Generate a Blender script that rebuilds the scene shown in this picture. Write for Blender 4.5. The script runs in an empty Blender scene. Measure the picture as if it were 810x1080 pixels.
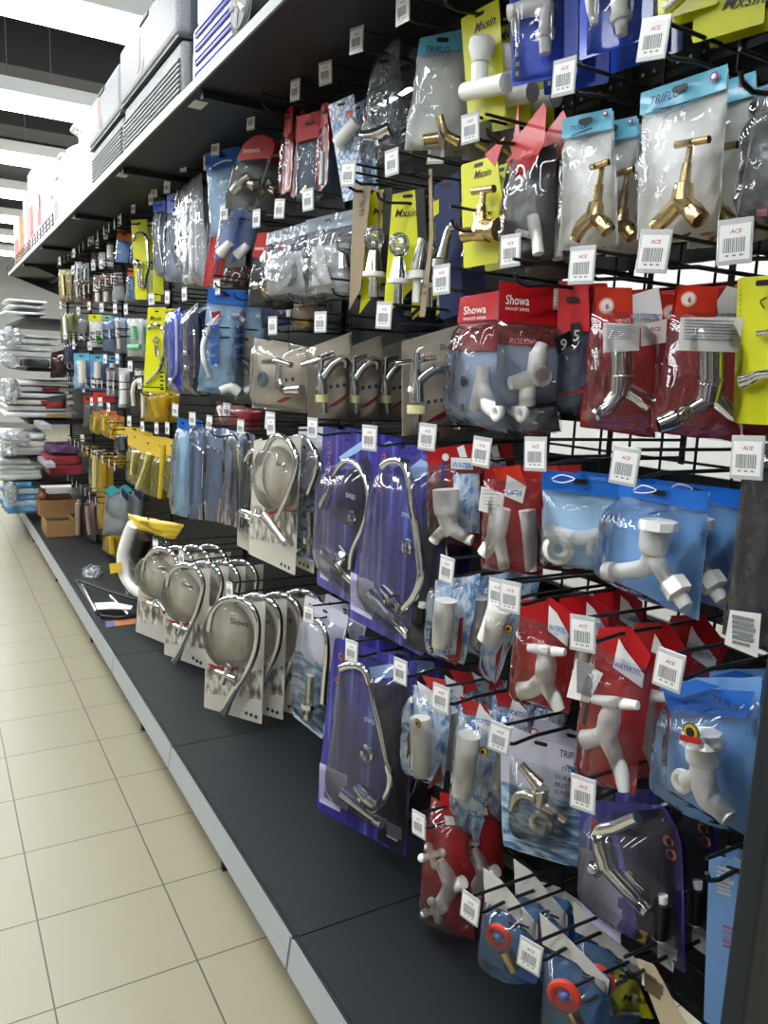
import bpy, bmesh, math, random
from mathutils import Vector, Matrix, noise

random.seed(7)
S = bpy.context.scene
C = S.collection
PI = math.pi
H = 1.32                                   # camera height

# ------------------------------------------------------------------ camera
YAW, PITCH, ROLL, FPX = 0.526551, -0.17135, 0.040896, 827.4
def cam_axes():
    cy, sy, cp, sp = math.cos(YAW), math.sin(YAW), math.cos(PITCH), math.sin(PITCH)
    f = Vector((sy*cp, cy*cp, sp)); r = Vector((cy, -sy, 0)); u = r.cross(f)
    r2 = r*math.cos(ROLL) + u*math.sin(ROLL); u2 = -r*math.sin(ROLL) + u*math.cos(ROLL)
    return r2, u2, f
CR, CU, CF = cam_axes()
cd = bpy.data.cameras.new('camera'); cam = bpy.data.objects.new('camera', cd); C.objects.link(cam)
m = Matrix((CR, CU, -CF)).transposed().to_4x4(); m.translation = (0, 0, H)
cam.matrix_world = m
cd.sensor_fit = 'VERTICAL'; cd.sensor_height = 36.0; cd.lens = FPX*36.0/1080.0
cd.clip_start = 0.02
S.camera = cam

# ------------------------------------------------------------------ world, light, exposure
S.view_settings.view_transform = 'Standard'
S.view_settings.look = 'None'
S.view_settings.gamma = 1.0
S.view_settings.use_curve_mapping = False
S.view_settings.exposure = 0.18
TUBE = 21.0                                  # ceiling tube radiance
S.cycles.transparent_max_bounces = 24
S.cycles.max_bounces = 8
w = bpy.data.worlds.new('world'); S.world = w; w.use_nodes = True
w.node_tree.nodes['Background'].inputs[0].default_value = (0.8, 0.85, 0.9, 1)
w.node_tree.nodes['Background'].inputs[1].default_value = 0.25

# ------------------------------------------------------------------ materials
M = {}
def srgb(h):
    v = [int(h[i:i+2], 16)/255 for i in (0, 2, 4)]
    return tuple((x/12.92 if x <= 0.04045 else ((x+0.055)/1.055)**2.4) for x in v) + (1,)
def nt(name):
    ma = bpy.data.materials.new(name); ma.use_nodes = True
    n = ma.node_tree; n.nodes.clear()
    out = n.nodes.new('ShaderNodeOutputMaterial')
    return ma, n, out
def N(n, t, **kw):
    nd = n.nodes.new(t)
    for k, v in kw.items():
        if k.startswith('i_'):
            nd.inputs[k[2:].replace('_', ' ')].default_value = v
        else: setattr(nd, k, v)
    return nd
def L(n, a, b): n.links.new(a, b)
def mat(name, col, rough=.5, metal=0.0, bump=0, bscale=60, coat=0, var=0.0):
    if name in M: return M[name]
    ma, n, out = nt(name)
    p = N(n, 'ShaderNodeBsdfPrincipled'); c = srgb(col) if isinstance(col, str) else tuple(col)+(1,)
    p.inputs['Base Color'].default_value = c
    p.inputs['Roughness'].default_value = rough; p.inputs['Metallic'].default_value = metal
    if coat: p.inputs['Coat Weight'].default_value = coat; p.inputs['Coat Roughness'].default_value = .08
    tc = N(n, 'ShaderNodeTexCoord')
    if bump or var:
        nz = N(n, 'ShaderNodeTexNoise'); nz.inputs['Scale'].default_value = bscale; nz.inputs['Detail'].default_value = 3
        L(n, tc.outputs['Object'], nz.inputs['Vector'])
    if bump:
        b = N(n, 'ShaderNodeBump'); b.inputs['Strength'].default_value = bump; b.inputs['Distance'].default_value = .004
        L(n, nz.outputs['Fac'], b.inputs['Height']); L(n, b.outputs['Normal'], p.inputs['Normal'])
    if var:
        mx = N(n, 'ShaderNodeMix', data_type='RGBA'); mx.inputs[6].default_value = tuple(x*(1-var) for x in c[:3])+(1,)
        mx.inputs[7].default_value = tuple(min(1, x*(1+var)) for x in c[:3])+(1,)
        L(n, nz.outputs['Fac'], mx.inputs[0]); L(n, mx.outputs[2], p.inputs['Base Color'])
    L(n, p.outputs[0], out.inputs[0]); M[name] = ma
    return ma
def film(name, tint='ffffff', haze=.06, hcol='ffffff', rough=.07, scale=45, bump=.7, spec=1.0, ridge=True):
    if name in M: return M[name]
    ma, n, out = nt(name)
    tc = N(n, 'ShaderNodeTexCoord')
    nz = N(n, 'ShaderNodeTexNoise'); nz.inputs['Scale'].default_value = scale; nz.inputs['Detail'].default_value = 2
    nz.inputs['Distortion'].default_value = 1.0
    if ridge:
        nz.noise_type = 'RIDGED_MULTIFRACTAL'; nz.inputs['Detail'].default_value = 3; nz.inputs['Distortion'].default_value = .6
    mp = N(n, 'ShaderNodeMapping'); mp.inputs['Scale'].default_value = (1, 1, .55 if ridge else 1)
    L(n, tc.outputs['Object'], mp.inputs[0]); L(n, mp.outputs[0], nz.inputs['Vector'])
    b = N(n, 'ShaderNodeBump'); b.inputs['Strength'].default_value = bump; b.inputs['Distance'].default_value = .012
    L(n, nz.outputs['Fac'], b.inputs['Height'])
    t = N(n, 'ShaderNodeBsdfTransparent'); t.inputs[0].default_value = srgb(tint)
    d = N(n, 'ShaderNodeBsdfDiffuse'); d.inputs[0].default_value = srgb(hcol)
    g = N(n, 'ShaderNodeBsdfGlossy'); g.inputs['Roughness'].default_value = rough
    L(n, b.outputs['Normal'], g.inputs['Normal'])
    m1 = N(n, 'ShaderNodeMixShader'); m1.inputs[0].default_value = haze
    L(n, t.outputs[0], m1.inputs[1]); L(n, d.outputs[0], m1.inputs[2])
    fr = N(n, 'ShaderNodeFresnel'); fr.inputs['IOR'].default_value = 1.45
    L(n, b.outputs['Normal'], fr.inputs['Normal'])
    ml = N(n, 'ShaderNodeMath', operation='MULTIPLY_ADD'); ml.inputs[1].default_value = spec; ml.inputs[2].default_value = .01
    ml.use_clamp = True
    L(n, fr.outputs[0], ml.inputs[0])
    m2 = N(n, 'ShaderNodeMixShader')
    L(n, ml.outputs[0], m2.inputs[0]); L(n, m1.outputs[0], m2.inputs[1]); L(n, g.outputs[0], m2.inputs[2])
    L(n, m2.outputs[0], out.inputs[0]); M[name] = ma
    return ma
def ramp_mat(name, stops, tex='noise', scale=(20, 20, 20), rough=.35, detail=3, dist=0, coat=.3):
    """printed card: colours of the print through a procedural texture"""
    if name in M: return M[name]
    ma, n, out = nt(name)
    tc = N(n, 'ShaderNodeTexCoord'); mp = N(n, 'ShaderNodeMapping'); mp.inputs['Scale'].default_value = scale
    L(n, tc.outputs['Object'], mp.inputs[0])
    if tex == 'noise':
        t = N(n, 'ShaderNodeTexNoise'); t.inputs['Scale'].default_value = 1; t.inputs['Detail'].default_value = detail
        t.inputs['Distortion'].default_value = dist
    elif tex == 'rings':
        t = N(n, 'ShaderNodeTexWave', wave_type='RINGS'); t.inputs['Scale'].default_value = 1
        t.inputs['Distortion'].default_value = dist; t.inputs['Detail'].default_value = detail
    else:
        t = N(n, 'ShaderNodeTexVoronoi'); t.inputs['Scale'].default_value = 1
    L(n, mp.outputs[0], t.inputs['Vector'])
    r = N(n, 'ShaderNodeValToRGB'); e = r.color_ramp.elements
    while len(e) < len(stops): e.new(.5)
    for k, (pos, col) in enumerate(stops): e[k].position = pos; e[k].color = srgb(col)
    L(n, t.outputs['Distance' if tex == 'vor' else 'Fac'], r.inputs[0])
    p = N(n, 'ShaderNodeBsdfPrincipled'); p.inputs['Roughness'].default_value = rough
    p.inputs['Coat Weight'].default_value = coat; p.inputs['Coat Roughness'].default_value = .1
    L(n, r.outputs[0], p.inputs['Base Color']); L(n, p.outputs[0], out.inputs[0]); M[name] = ma
    return ma

chrome = mat('chrome', (.82, .83, .84), .1, 1)
satin = mat('satin_nickel', (.66, .63, .56), .24, 1)
brass = mat('brass', (.74, .55, .27), .27, 1, bump=.15, bscale=180)
wplast = mat('white_plastic', 'f6f5f1', .35)
cplast = mat('cream_plastic', 'dcd6a8', .4)
blackm = mat('black_steel', '17191b', .42)
black = mat('black_print', '121214', .4)
white = mat('white_print', 'f0f0ee', .5)
paper = mat('paper', 'e9e8e4', .7)
red = mat('red_print', 'b80f18', .4, coat=.15)
redbag = mat('red_bag', 'a81a1e', .32, bump=.5, bscale=35, coat=.4)
orange = mat('orange_red_print', 'd8361f', .35, coat=.4)
blue = mat('blue_print', '1268c8', .33, coat=.5, bump=.4, bscale=30)
dblue = mat('deep_blue_print', '104fe0', .35, coat=.5)
navy = mat('navy_print', '1b2a58', .4)
lblue = mat('pale_blue_bag', '76a8de', .42, bump=.4, bscale=40, coat=.3)
skyb = mat('sky_blue_bag', 'a9cfee', .42, bump=.4, bscale=40, coat=.3)
slate = mat('slate_blue_bag', '4a5a72', .45, bump=.4, bscale=40)
bgrey = mat('blue_grey_bag', '8d9cb4', .45, bump=.3, bscale=40)
teal = mat('teal_print', '5fb2cf', .4, coat=.3)
yellow = mat('yellow_card', 'd2d40e', .4, coat=.3)
amber = mat('amber_yellow', 'd6b52c', .42, bump=.3, bscale=60, coat=.3)
kraft = mat('kraft_card', '8d7b60', .65)
beige = mat('beige_card', 'c4b8a6', .45, coat=.3, var=.12, bscale=25)
lgrey = mat('light_grey_card', 'bfc0c0', .5)
mgrey = mat('mid_grey', '77797a', .5)
dgrey = mat('dark_grey', '2a2d2f', .5)
darkbag = mat('dark_grey_bag', '3a3c40', .35, bump=.6, bscale=40, coat=.3)
silver = mat('silver_wrap', 'd6d8dc', .24, .35, bump=1.0, bscale=45)
whitebag = mat('milky_bag', 'e6e8e5', .4, bump=.9, bscale=30, coat=.3)
greyfilm = film('grey_film', 'c3c7ce', .12, 'd8dce2')
clear = film('clear_film', 'fdfdfe', .012, rough=.045, scale=25, bump=.85, spec=1.3)
milky = film('milky_film', 'f2f4f4', .22, 'e6e8e8')
crinkle = film('crinkled_film', 'f8f9fa', .03, 'f4f6f8', .05, 26, .9, 1.7)
bluefilm = film('blue_film', 'c3d8f0', .10, 'a8c8ee')
yelfilm = film('yellow_film', 'f0e27a', .12, 'e2d45c')
blister = film('blister_plastic', 'f6f7f7', .025, rough=.05, scale=9, bump=.25, ridge=False)
acryl = film('acrylic', 'e6eaec', .10, rough=.04, scale=30, bump=.5, spec=2.2, ridge=False)
purple = ramp_mat('purple_streak_print', [(.25, '17104e'), (.45, '2a1f7c'), (.58, '3a3a9e'), (.68, '6a80d0'), (.74, '2c2480')], scale=(34, 34, 2.0), detail=6)
purpled = ramp_mat('dark_purple_print', [(.3, '0c0a16'), (.5, '17122c'), (.7, '2a2058')], scale=(14, 14, 3))
swirl = ramp_mat('water_swirl_print', [(.3, '2c3f86'), (.44, '4d78a8'), (.54, '8fb4d0'), (.64, 'd0dfea'), (.72, '5f8fb8')], 'noise', (7, 7, 26), detail=4, dist=2.5)
bluespl = ramp_mat('blue_splash_print', [(.3, 'f2f5f9'), (.46, 'd5e4f2'), (.56, '86b2e0'), (.62, '3f76c0'), (.66, 'dde8f4')], scale=(34, 34, 24), detail=5, dist=1.2)
hatch = ramp_mat('beige_photo_print', [(.3, '8f8779'), (.5, 'b3a999'), (.7, 'cfc8ba')], scale=(9, 9, 9), detail=2)
roomp = ramp_mat('kitchen_photo_print', [(.3, '4a423a'), (.45, '8d8478'), (.6, 'd9d5cc'), (.7, 'e9e7e2')], scale=(40, 40, 18), detail=2)
hosep = ramp_mat('blue_pattern_print', [(.4, 'e8ecf0'), (.5, '4f86c4'), (.62, 'dfe6ec')], scale=(55, 55, 55))
speck = ramp_mat('speckled_grey', [(.3, '727475'), (.5, '838586'), (.7, '929394')], scale=(160, 160, 160), rough=.55, coat=0)
cardb = mat('cardboard', '9a7445', .8, var=.1, bscale=20)

# ------------------------------------------------------------------ mesh helpers
def link(name, bm_, ma, parent=None, smooth=False, label=None):
    me = bpy.data.meshes.new(name); bm_.to_mesh(me); bm_.free()
    for mm in (ma if isinstance(ma, (list, tuple)) else [ma]): me.materials.append(mm)
    if smooth:
        for p in me.polygons: p.use_smooth = True
        me.set_sharp_from_angle(angle=math.radians(40))
    o = bpy.data.objects.new(name, me); C.objects.link(o)
    if parent: o.parent = parent
    if label: o['label'] = label
    return o
def tag(o, label, cat, group=None, kind=None):
    if label: o['label'] = label
    if cat: o['category'] = cat
    if group: o['group'] = group
    if kind: o['kind'] = kind
    return o
def empty(name, loc, rz=0):
    o = bpy.data.objects.new(name, None); o.empty_display_size = .02; C.objects.link(o)
    o.location = loc; o.rotation_euler = (0, 0, rz); return o
def copy_tree(o, parent=None):
    c = o.copy(); C.objects.link(c)
    if parent: c.parent = parent
    for ch in o.children: copy_tree(ch, c)
    return c
def box(bm_, lo, hi, bev=0, seg=2):
    r = bmesh.ops.create_cube(bm_, size=1)
    vs = r['verts']
    for v in vs:
        v.co = Vector([(lo[k]+hi[k])/2 + v.co[k]*(hi[k]-lo[k]) for k in range(3)])
    if bev:
        es = list({e for v in vs for e in v.link_edges})
        bmesh.ops.bevel(bm_, geom=es, offset=bev, segments=seg, affect='EDGES', profile=.5)
def tube(bm_, pts, rad, seg=12, cap=True, closed=False):
    pts = [Vector(p) for p in pts]
    if not isinstance(rad, (list, tuple)): rad = [rad]*len(pts)
    rings = []; n = len(pts); nrm = None
    for i in range(n):
        if closed: t = pts[(i+1) % n] - pts[i-1]
        else: t = pts[min(i+1, n-1)] - pts[max(i-1, 0)]
        if t.length < 1e-9: t = Vector((0, 0, 1))
        t.normalize()
        if nrm is None:
            a = Vector((0, 1, 0)) if abs(t.y) < .9 else Vector((1, 0, 0))
            nrm = (a - t*a.dot(t)).normalized()
        else:
            nrm = nrm - t*nrm.dot(t)
            nrm = nrm.normalized() if nrm.length > 1e-6 else Vector((0, 1, 0))
        b = t.cross(nrm)
        rings.append([bm_.verts.new(pts[i] + (nrm*math.cos(2*PI*k/seg) + b*math.sin(2*PI*k/seg))*rad[i]) for k in range(seg)])
    rng = range(n if closed else n-1)
    for i in rng:
        a, c = rings[i], rings[(i+1) % n]
        for k in range(seg):
            bm_.faces.new((a[k], a[(k+1) % seg], c[(k+1) % seg], c[k]))
    if cap and not closed:
        bm_.faces.new(rings[0][::-1]); bm_.faces.new(rings[-1])
def smooth_path(pts, rad, sub=5):
    """Catmull-Rom through the points"""
    if len(pts) < 3: return pts, rad
    P_ = [Vector(p) for p in pts]; out, ro = [], []
    for i in range(len(P_)-1):
        p0, p1, p2, p3 = P_[max(i-1, 0)], P_[i], P_[i+1], P_[min(i+2, len(P_)-1)]
        for k in range(sub):
            t = k/sub
            out.append(.5*((2*p1) + (p2-p0)*t + (2*p0-5*p1+4*p2-p3)*t*t + (3*p1-p0-3*p2+p3)*t**3))
            ro.append(rad[i]*(1-t)+rad[i+1]*t)
    out.append(P_[-1]); ro.append(rad[-1])
    return out, ro
def prism(bm_, poly, y0, y1):
    """polygon in local x,z extruded from y0 to y1"""
    a = [bm_.verts.new((p[0], y0, p[1])) for p in poly]; b = [bm_.verts.new((p[0], y1, p[1])) for p in poly]
    n = len(poly)
    try:
        bm_.faces.new(a); bm_.faces.new(b[::-1])
        for i in range(n): bm_.faces.new((a[i], b[i], b[(i+1) % n], a[(i+1) % n]))
    except ValueError: pass
def round_poly(poly, r, seg=4):
    out = []; n = len(poly)
    for i in range(n):
        p, a, b = Vector(poly[i]), Vector(poly[i-1]), Vector(poly[(i+1) % n])
        da, db = (a-p), (b-p); rr = min(r, da.length*.45, db.length*.45)
        s, e = p+da.normalized()*rr, p+db.normalized()*rr
        for k in range(seg+1):
            t = k/seg; out.append(((s*(1-t)**2 + p*2*t*(1-t) + e*t*t)))
    return [(v.x, v.y) for v in out]
TXT = {}
def text_polys(s):
    if s not in TXT:
        cu = bpy.data.curves.new('t', 'FONT'); cu.body = s; cu.size = 1; cu.resolution_u = 2; cu.offset = .008
        ob = bpy.data.objects.new('t', cu); C.objects.link(ob)
        me = bpy.data.meshes.new_from_object(ob)
        TXT[s] = ([tuple(v.co) for v in me.vertices], [tuple(p.vertices) for p in me.polygons])
        bpy.data.objects.remove(ob); bpy.data.curves.remove(cu); bpy.data.meshes.remove(me)
    return TXT[s]
def add_text(bm_, s, x, y, z, size, shear=0):
    vs, fs = text_polys(s)
    nv = [bm_.verts.new((x+(v[0]+shear*v[1])*size, y, z+v[1]*size)) for v in vs]
    for f in fs:
        try: bm_.faces.new([nv[i] for i in f])
        except ValueError: pass

# ------------------------------------------------------------------ sight lines: from a photo point to a point of the place
def ray(u, v):
    return CR*((u-405)/FPX) + CU*(-(v-540)/FPX) + CF
def on_x(u, v, x):
    d = ray(u, v); t = x/d.x; return Vector((x, d.y*t, H+d.z*t))
def on_y(u, v, y):
    d = ray(u, v); t = y/d.y; return Vector((d.x*t, y, H+d.z*t))
def on_z(u, v, z):
    d = ray(u, v); t = (z-H)/d.z; return Vector((d.x*t, d.y*t, z))

XB = 1.16                                   # the back panel behind the hooks
XT = .845                                   # usual distance of the hook tips
ALLP = []
class Pack:
    """a thing hanging on a hook: a vertical plane through its hanging point, turned by yaw towards the aisle's near end"""
    def __init__(s, name, short, label, cat, quad, x=.92, yaw=None, hang=None, plane_y=None, group=None):
        if len(quad) == 4 and not isinstance(quad[0], (tuple, list)):
            a, b, c, d = quad; quad = [(a, b), (c, b), (c, d), (a, d)]
        s.q = quad; s.name = name; s.short = short; s.cat = cat
        h = hang or ((quad[0][0]+quad[1][0])/2, (quad[0][1]+quad[1][1])/2)
        s.P = on_y(h[0], h[1], plane_y) if plane_y else on_x(h[0], h[1], x)
        s.mpp = (s.P-Vector((0, 0, H))).dot(CF)/FPX
        if plane_y: yaw = 90
        if yaw is None:
            best = None
            for t in range(0, 76, 3):
                s.set_yaw(t)
                l = [s.loc(*p) for p in quad]
                e = abs(l[0].z-l[1].z) + abs(l[2].z-l[3].z)
                if best is None or e < best[0]: best = (e, t)
            yaw = best[1]
        s.set_yaw(yaw)
        while not plane_y and min(s.loc(*p_).z for p_ in quad)+s.P.z < .152 and s.P.x > .66:
            s.P = on_x(h[0], h[1], s.P.x-.01); s.mpp = (s.P-Vector((0, 0, H))).dot(CF)/FPX
        s.root = empty(name, s.P, math.radians(yaw-90))
        tag(s.root, label, cat, group)
        s.l = [s.loc(*p) for p in quad]
        ALLP.append(s)
    def set_yaw(s, deg):
        t = math.radians(deg); s.yaw = deg
        s.ex = Vector((math.sin(t), -math.cos(t), 0)); s.ey = Vector((math.cos(t), math.sin(t), 0))
    def loc(s, u, v, dy=0):
        d = ray(u, v); o = Vector((0, 0, H))
        t = ((s.P-o).dot(s.ey)+dy)/d.dot(s.ey)
        p = o+d*t-s.P
        return Vector((p.dot(s.ex), dy, p.z))
    def bil(s, a, b):                       # a across 0..1, b down 0..1, in the package outline
        l = s.l
        return (l[0]*(1-a)+l[1]*a)*(1-b) + (l[3]*(1-a)+l[2]*a)*b
    def px(s, p, dy=0): return s.loc(p[0], p[1], dy)
    # --- parts
    def sheet(s, name, ma, quad=None, bulge=0, dy=0, wr=.003, nx=12, nz=16, parent=None, ragged=0, seed=None, sub=None, label=None):
        l = [s.loc(*p) for p in quad] if quad else s.l
        if sub: l = [(lambda a, b: s.bil(a, b))(a, b) for a, b in ((sub[0], sub[1]), (sub[2], sub[1]), (sub[2], sub[3]), (sub[0], sub[3]))]
        bm_ = bmesh.new(); g = []; sd = Vector((random.random()*50, random.random()*50, 0)) if seed is None else Vector((seed, 0, 0))
        for j in range(nz+1):
            row = []
            b = j/nz
            for i in range(nx+1):
                a = i/nx
                p = (l[0]*(1-a)+l[1]*a)*(1-b) + (l[3]*(1-a)+l[2]*a)*b
                pr = (1-(2*a-1)**4)*(1-(2*b-1)**6)
                n1 = noise.noise(Vector((p.x*30, p.z*14, 0))+sd); n2 = noise.noise(Vector((p.x*75, p.z*60, 3))+sd)
                ridge = (1-abs(n1)*2)
                y = dy - bulge*pr + wr*(n2*.8+ridge*.7)*(.35+.65*pr)
                q = Vector((p.x, y, p.z))
                if ragged:
                    ed = max(abs(2*a-1), abs(2*b-1))**6
                    q.x += ragged*noise.noise(Vector((p.z*40, a*3, 1))+sd)*ed; q.z += ragged*noise.noise(Vector((p.x*40, b*3, 2))+sd)*ed
                row.append(bm_.verts.new(q))
            g.append(row)
        for j in range(nz):
            for i in range(nx): bm_.faces.new((g[j][i], g[j+1][i], g[j+1][i+1], g[j][i+1]))
        return link(name, bm_, ma, parent or s.root, smooth=True, label=label)
    def slab(s, name, ma, poly=None, dy=0, th=.0012, rnd=0, parent=None, label=None):
        poly = poly or s.q
        p = [(lambda v: (v.x, v.z))(s.loc(u, v)) for u, v in poly]
        if rnd: p = round_poly(p, rnd)
        bm_ = bmesh.new(); prism(bm_, p, dy, dy+th)
        bmesh.ops.recalc_face_normals(bm_, faces=bm_.faces)
        return link(name, bm_, ma, parent or s.root, label=label)
    def sub_slab(s, name, ma, a0, b0, a1, b1, dy=-.0006, th=.0005, rnd=0, parent=None, label=None):
        l = [s.bil(a, b) for a, b in ((a0, b0), (a1, b0), (a1, b1), (a0, b1))]
        p = [(v.x, v.z) for v in l]
        if rnd: p = round_poly(p, rnd)
        bm_ = bmesh.new(); prism(bm_, p, dy, dy+th)
        bmesh.ops.recalc_face_normals(bm_, faces=bm_.faces)
        return link(name, bm_, ma, parent or s.root, label=label)
    def strokes(s, name, ma, lst, dy=None, seg=12, parent=None, sm=True, label=None):
        """each stroke: (photo points, radii in photo pixels)"""
        bm_ = bmesh.new()
        rm = max(max(r) if isinstance(r, (list, tuple)) else r for _, r in lst)*s.mpp
        d = -rm-.003 if dy is None else dy
        for pts, r in lst:
            rr = list(r) if isinstance(r, (list, tuple)) else [r]*len(pts)
            pp = [s.px(p, d) for p in pts]
            if len(rr) < len(pp): rr += [rr[-1]]*(len(pp)-len(rr))
            rr = [k*s.mpp for k in rr]
            if sm and len(pp) > 2: pp, rr = smooth_path(pp, rr)
            tube(bm_, pp, rr, seg)
        return link(name, bm_, ma, parent or s.root, smooth=True, label=label)
    def ring(s, name, ma, c, R, r, dy=-.008, parent=None, label=None, seg=20):
        bm_ = bmesh.new(); o = s.px(c, dy)
        tube(bm_, [o+Vector((math.cos(2*PI*k/seg)*R*s.mpp, 0, math.sin(2*PI*k/seg)*R*s.mpp)) for k in range(seg)], r*s.mpp, 8, closed=True)
        return link(name, bm_, ma, parent or s.root, smooth=True, label=label)
    def disc(s, name, ma, c, R, dy=-.001, th=.0008, parent=None, seg=18, label=None, sx=1):
        o = s.px(c, 0); bm_ = bmesh.new()
        prism(bm_, [(o.x+math.cos(2*PI*k/seg)*R*s.mpp*sx, o.z+math.sin(2*PI*k/seg)*R*s.mpp) for k in range(seg)], dy, dy+th)
        bmesh.ops.recalc_face_normals(bm_, faces=bm_.faces)
        return link(name, bm_, ma, parent or s.root, label=label)
    def ball(s, name, ma, c, R, dy=None, parent=None, zs=1, facet=False, label=None):
        o = s.px(c, -R*s.mpp-.004 if dy is None else dy); bm_ = bmesh.new()
        bmesh.ops.create_uvsphere(bm_, u_segments=8 if facet else 14, v_segments=8 if facet else 10, radius=R*s.mpp)
        for v in bm_.verts: v.co.z *= zs; v.co += o
        return link(name, bm_, ma, parent or s.root, smooth=not facet, label=label)
    def text(s, st, c, h, ma, dy=-.0016, parent=None, name='lettering', shear=0, fit=None):
        bm_ = bmesh.new(); o = s.px(c, 0); size = h*s.mpp*1.38
        add_text(bm_, st, 0, 0, 0, size, shear)
        wd = max(v.co.x for v in bm_.verts)
        if fit:
            e = s.px(fit, 0); k = abs(e.x-o.x)/wd
            for v in bm_.verts: v.co.x *= k
        for v in bm_.verts: v.co += Vector((o.x, dy, o.z))
        return link(name, bm_, ma, parent or s.root)
    # --- ready-made outer packaging
    def bag(s, back, filmm, head=None, hm=None, bulge=.03, wr=.004, ears=False):
        """flat printed back, puffed clear front, coloured header strip; head = share of the height"""
        s.sheet('back_sheet', back, wr=.003, dy=.002, ragged=.003)
        h = head or 0
        s.sheet('front_film', filmm, bulge=bulge, dy=-.002, wr=wr, sub=(0, h, 1, 1), nx=16, nz=22, ragged=.003)
        if head:
            hd = s.sheet('header', hm, wr=.003, dy=-.0035, sub=(-.01, -.01, 1.01, h), nx=12, nz=6)
            s.hd = hd
            c = s.bil(.5, .02)
            bm_ = bmesh.new(); o = s.bil(.5, h*.35)
            prism(bm_, round_poly([(o.x-.012, o.z-.004), (o.x+.012, o.z-.004), (o.x+.012, o.z+.004), (o.x-.012, o.z+.004)], .004), -.0075, -.006)
            bmesh.ops.recalc_face_normals(bm_, faces=bm_.faces)
            link('hang_hole', bm_, black, hd)
    def card(s, ma, rnd=.012, poly=None, th=.0014):
        c = s.slab('card', ma, poly, rnd=rnd, th=th)
        o = s.bil(.5, .05); bm_ = bmesh.new()
        prism(bm_, round_poly([(o.x-.012, o.z-.003), (o.x+.012, o.z-.003), (o.x+.012, o.z+.004), (o.x-.012, o.z+.004)], .003), -.0008, .0)
        bmesh.ops.recalc_face_normals(bm_, faces=bm_.faces)
        link('hang_hole', bm_, black, c)
        return c
    def dome(s, depth=.035, sub=(.08, .18, .92, .95), ma=None, quad=None, name='blister'):
        return s.sheet(name, ma or blister, quad=quad, sub=None if quad else sub, bulge=depth, dy=-.001, wr=.0008, nx=14, nz=18)
    # --- finishing: hook with price tag, copies behind on the same hook
    def done(s, n=0, tagpx=None, hook=True, dx=.034, notag=False):
        ordn = ['second', 'third', 'fourth', 'fifth', 'sixth']
        ys = [v[1] for ch in s.root.children if ch.type == 'MESH' for v in ch.bound_box]
        dx = max(dx, (max(ys)-min(ys)+.003)/math.cos(math.radians(min(s.yaw, 55)))) if n else dx
        while n and s.P.x+n*dx > XB-.01: n -= 1
        for k in range(n):
            c = copy_tree(s.root); c.location = s.P + Vector((dx*(k+1), random.uniform(-.004, .004), random.uniform(-.004, .002)))
            c.rotation_euler[2] += random.uniform(-.05, .05)
            c['label'] = '%s, %s on its hook counting from the front' % (s.short, ordn[k]); c['group'] = 'spares behind the ' + s.short
        if hook: make_hook(s.short, s.P.y, s.P.z-.01, s.P.x, tagpx, not notag)
        return s.root

# ------------------------------------------------------------------ hooks with price tags (one kind, copied)
def tag_meshes():
    W_, H_ = .041, .050
    bm_ = bmesh.new(); box(bm_, (-W_/2, 0, -H_), (W_/2, .0022, .004), .0008, 1); holder = bm_
    bm2 = bmesh.new(); prism(bm2, [(-W_/2+.003, -H_+.005), (W_/2-.003, -H_+.005), (W_/2-.003, -.003), (-W_/2+.003, -.003)], -.0006, 0)
    bmesh.ops.recalc_face_normals(bm2, faces=bm2.faces)
    bm3 = bmesh.new(); add_text(bm3, 'ACE', -.0055, -.0009, -.0135, .0068, .2)
    bm4 = bmesh.new(); rr = random.Random(3); x = -.013
    while x < .012:
        ww = rr.choice((.0007, .0011, .0016)); prism(bm4, [(x, -.036), (x+ww, -.036), (x+ww, -.019), (x, -.019)], -.0009, -.0006); x += ww+rr.choice((.0007, .0011))
    for k in range(3): prism(bm4, [(-.010+k*.008, -.0405), (-.006+k*.008, -.0405), (-.006+k*.008, -.0385), (-.010+k*.008, -.0385)], -.0009, -.0006)
    bmesh.ops.recalc_face_normals(bm4, faces=bm4.faces)
    return holder, bm2, bm3, bm4
holderm = mat('clear_tag_holder', 'c3c5c5', .25, coat=.4)
barm = mat('barcode_grey', '85878a', .6)
_a, _b, _c, _d = tag_meshes()
HOOKS = {}
hookgroup = None
def hook_mesh(ln):
    bm_ = bmesh.new()
    tube(bm_, [(-.006, 0, .012), (0, 0, 0), (.02, 0, -.006), (.07, 0, 0), (ln, 0, 0)], .0033, 6)
    tube(bm_, [(-.011, 0, .034), (.10, 0, .033), (ln, 0, .031)], .0029, 6)
    box(bm_, (ln-.003, -.006, -.012), (ln, .006, .05))
    return bm_
TAG0 = link('price_tag', _a, holderm); TAG0['label'] = 'white price tag in a clear holder'
TAGP = [link('tag_paper', _b, white), link('tag_logo', _c, red), link('barcode', _d, barm)]
TAG_FREE = True
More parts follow.
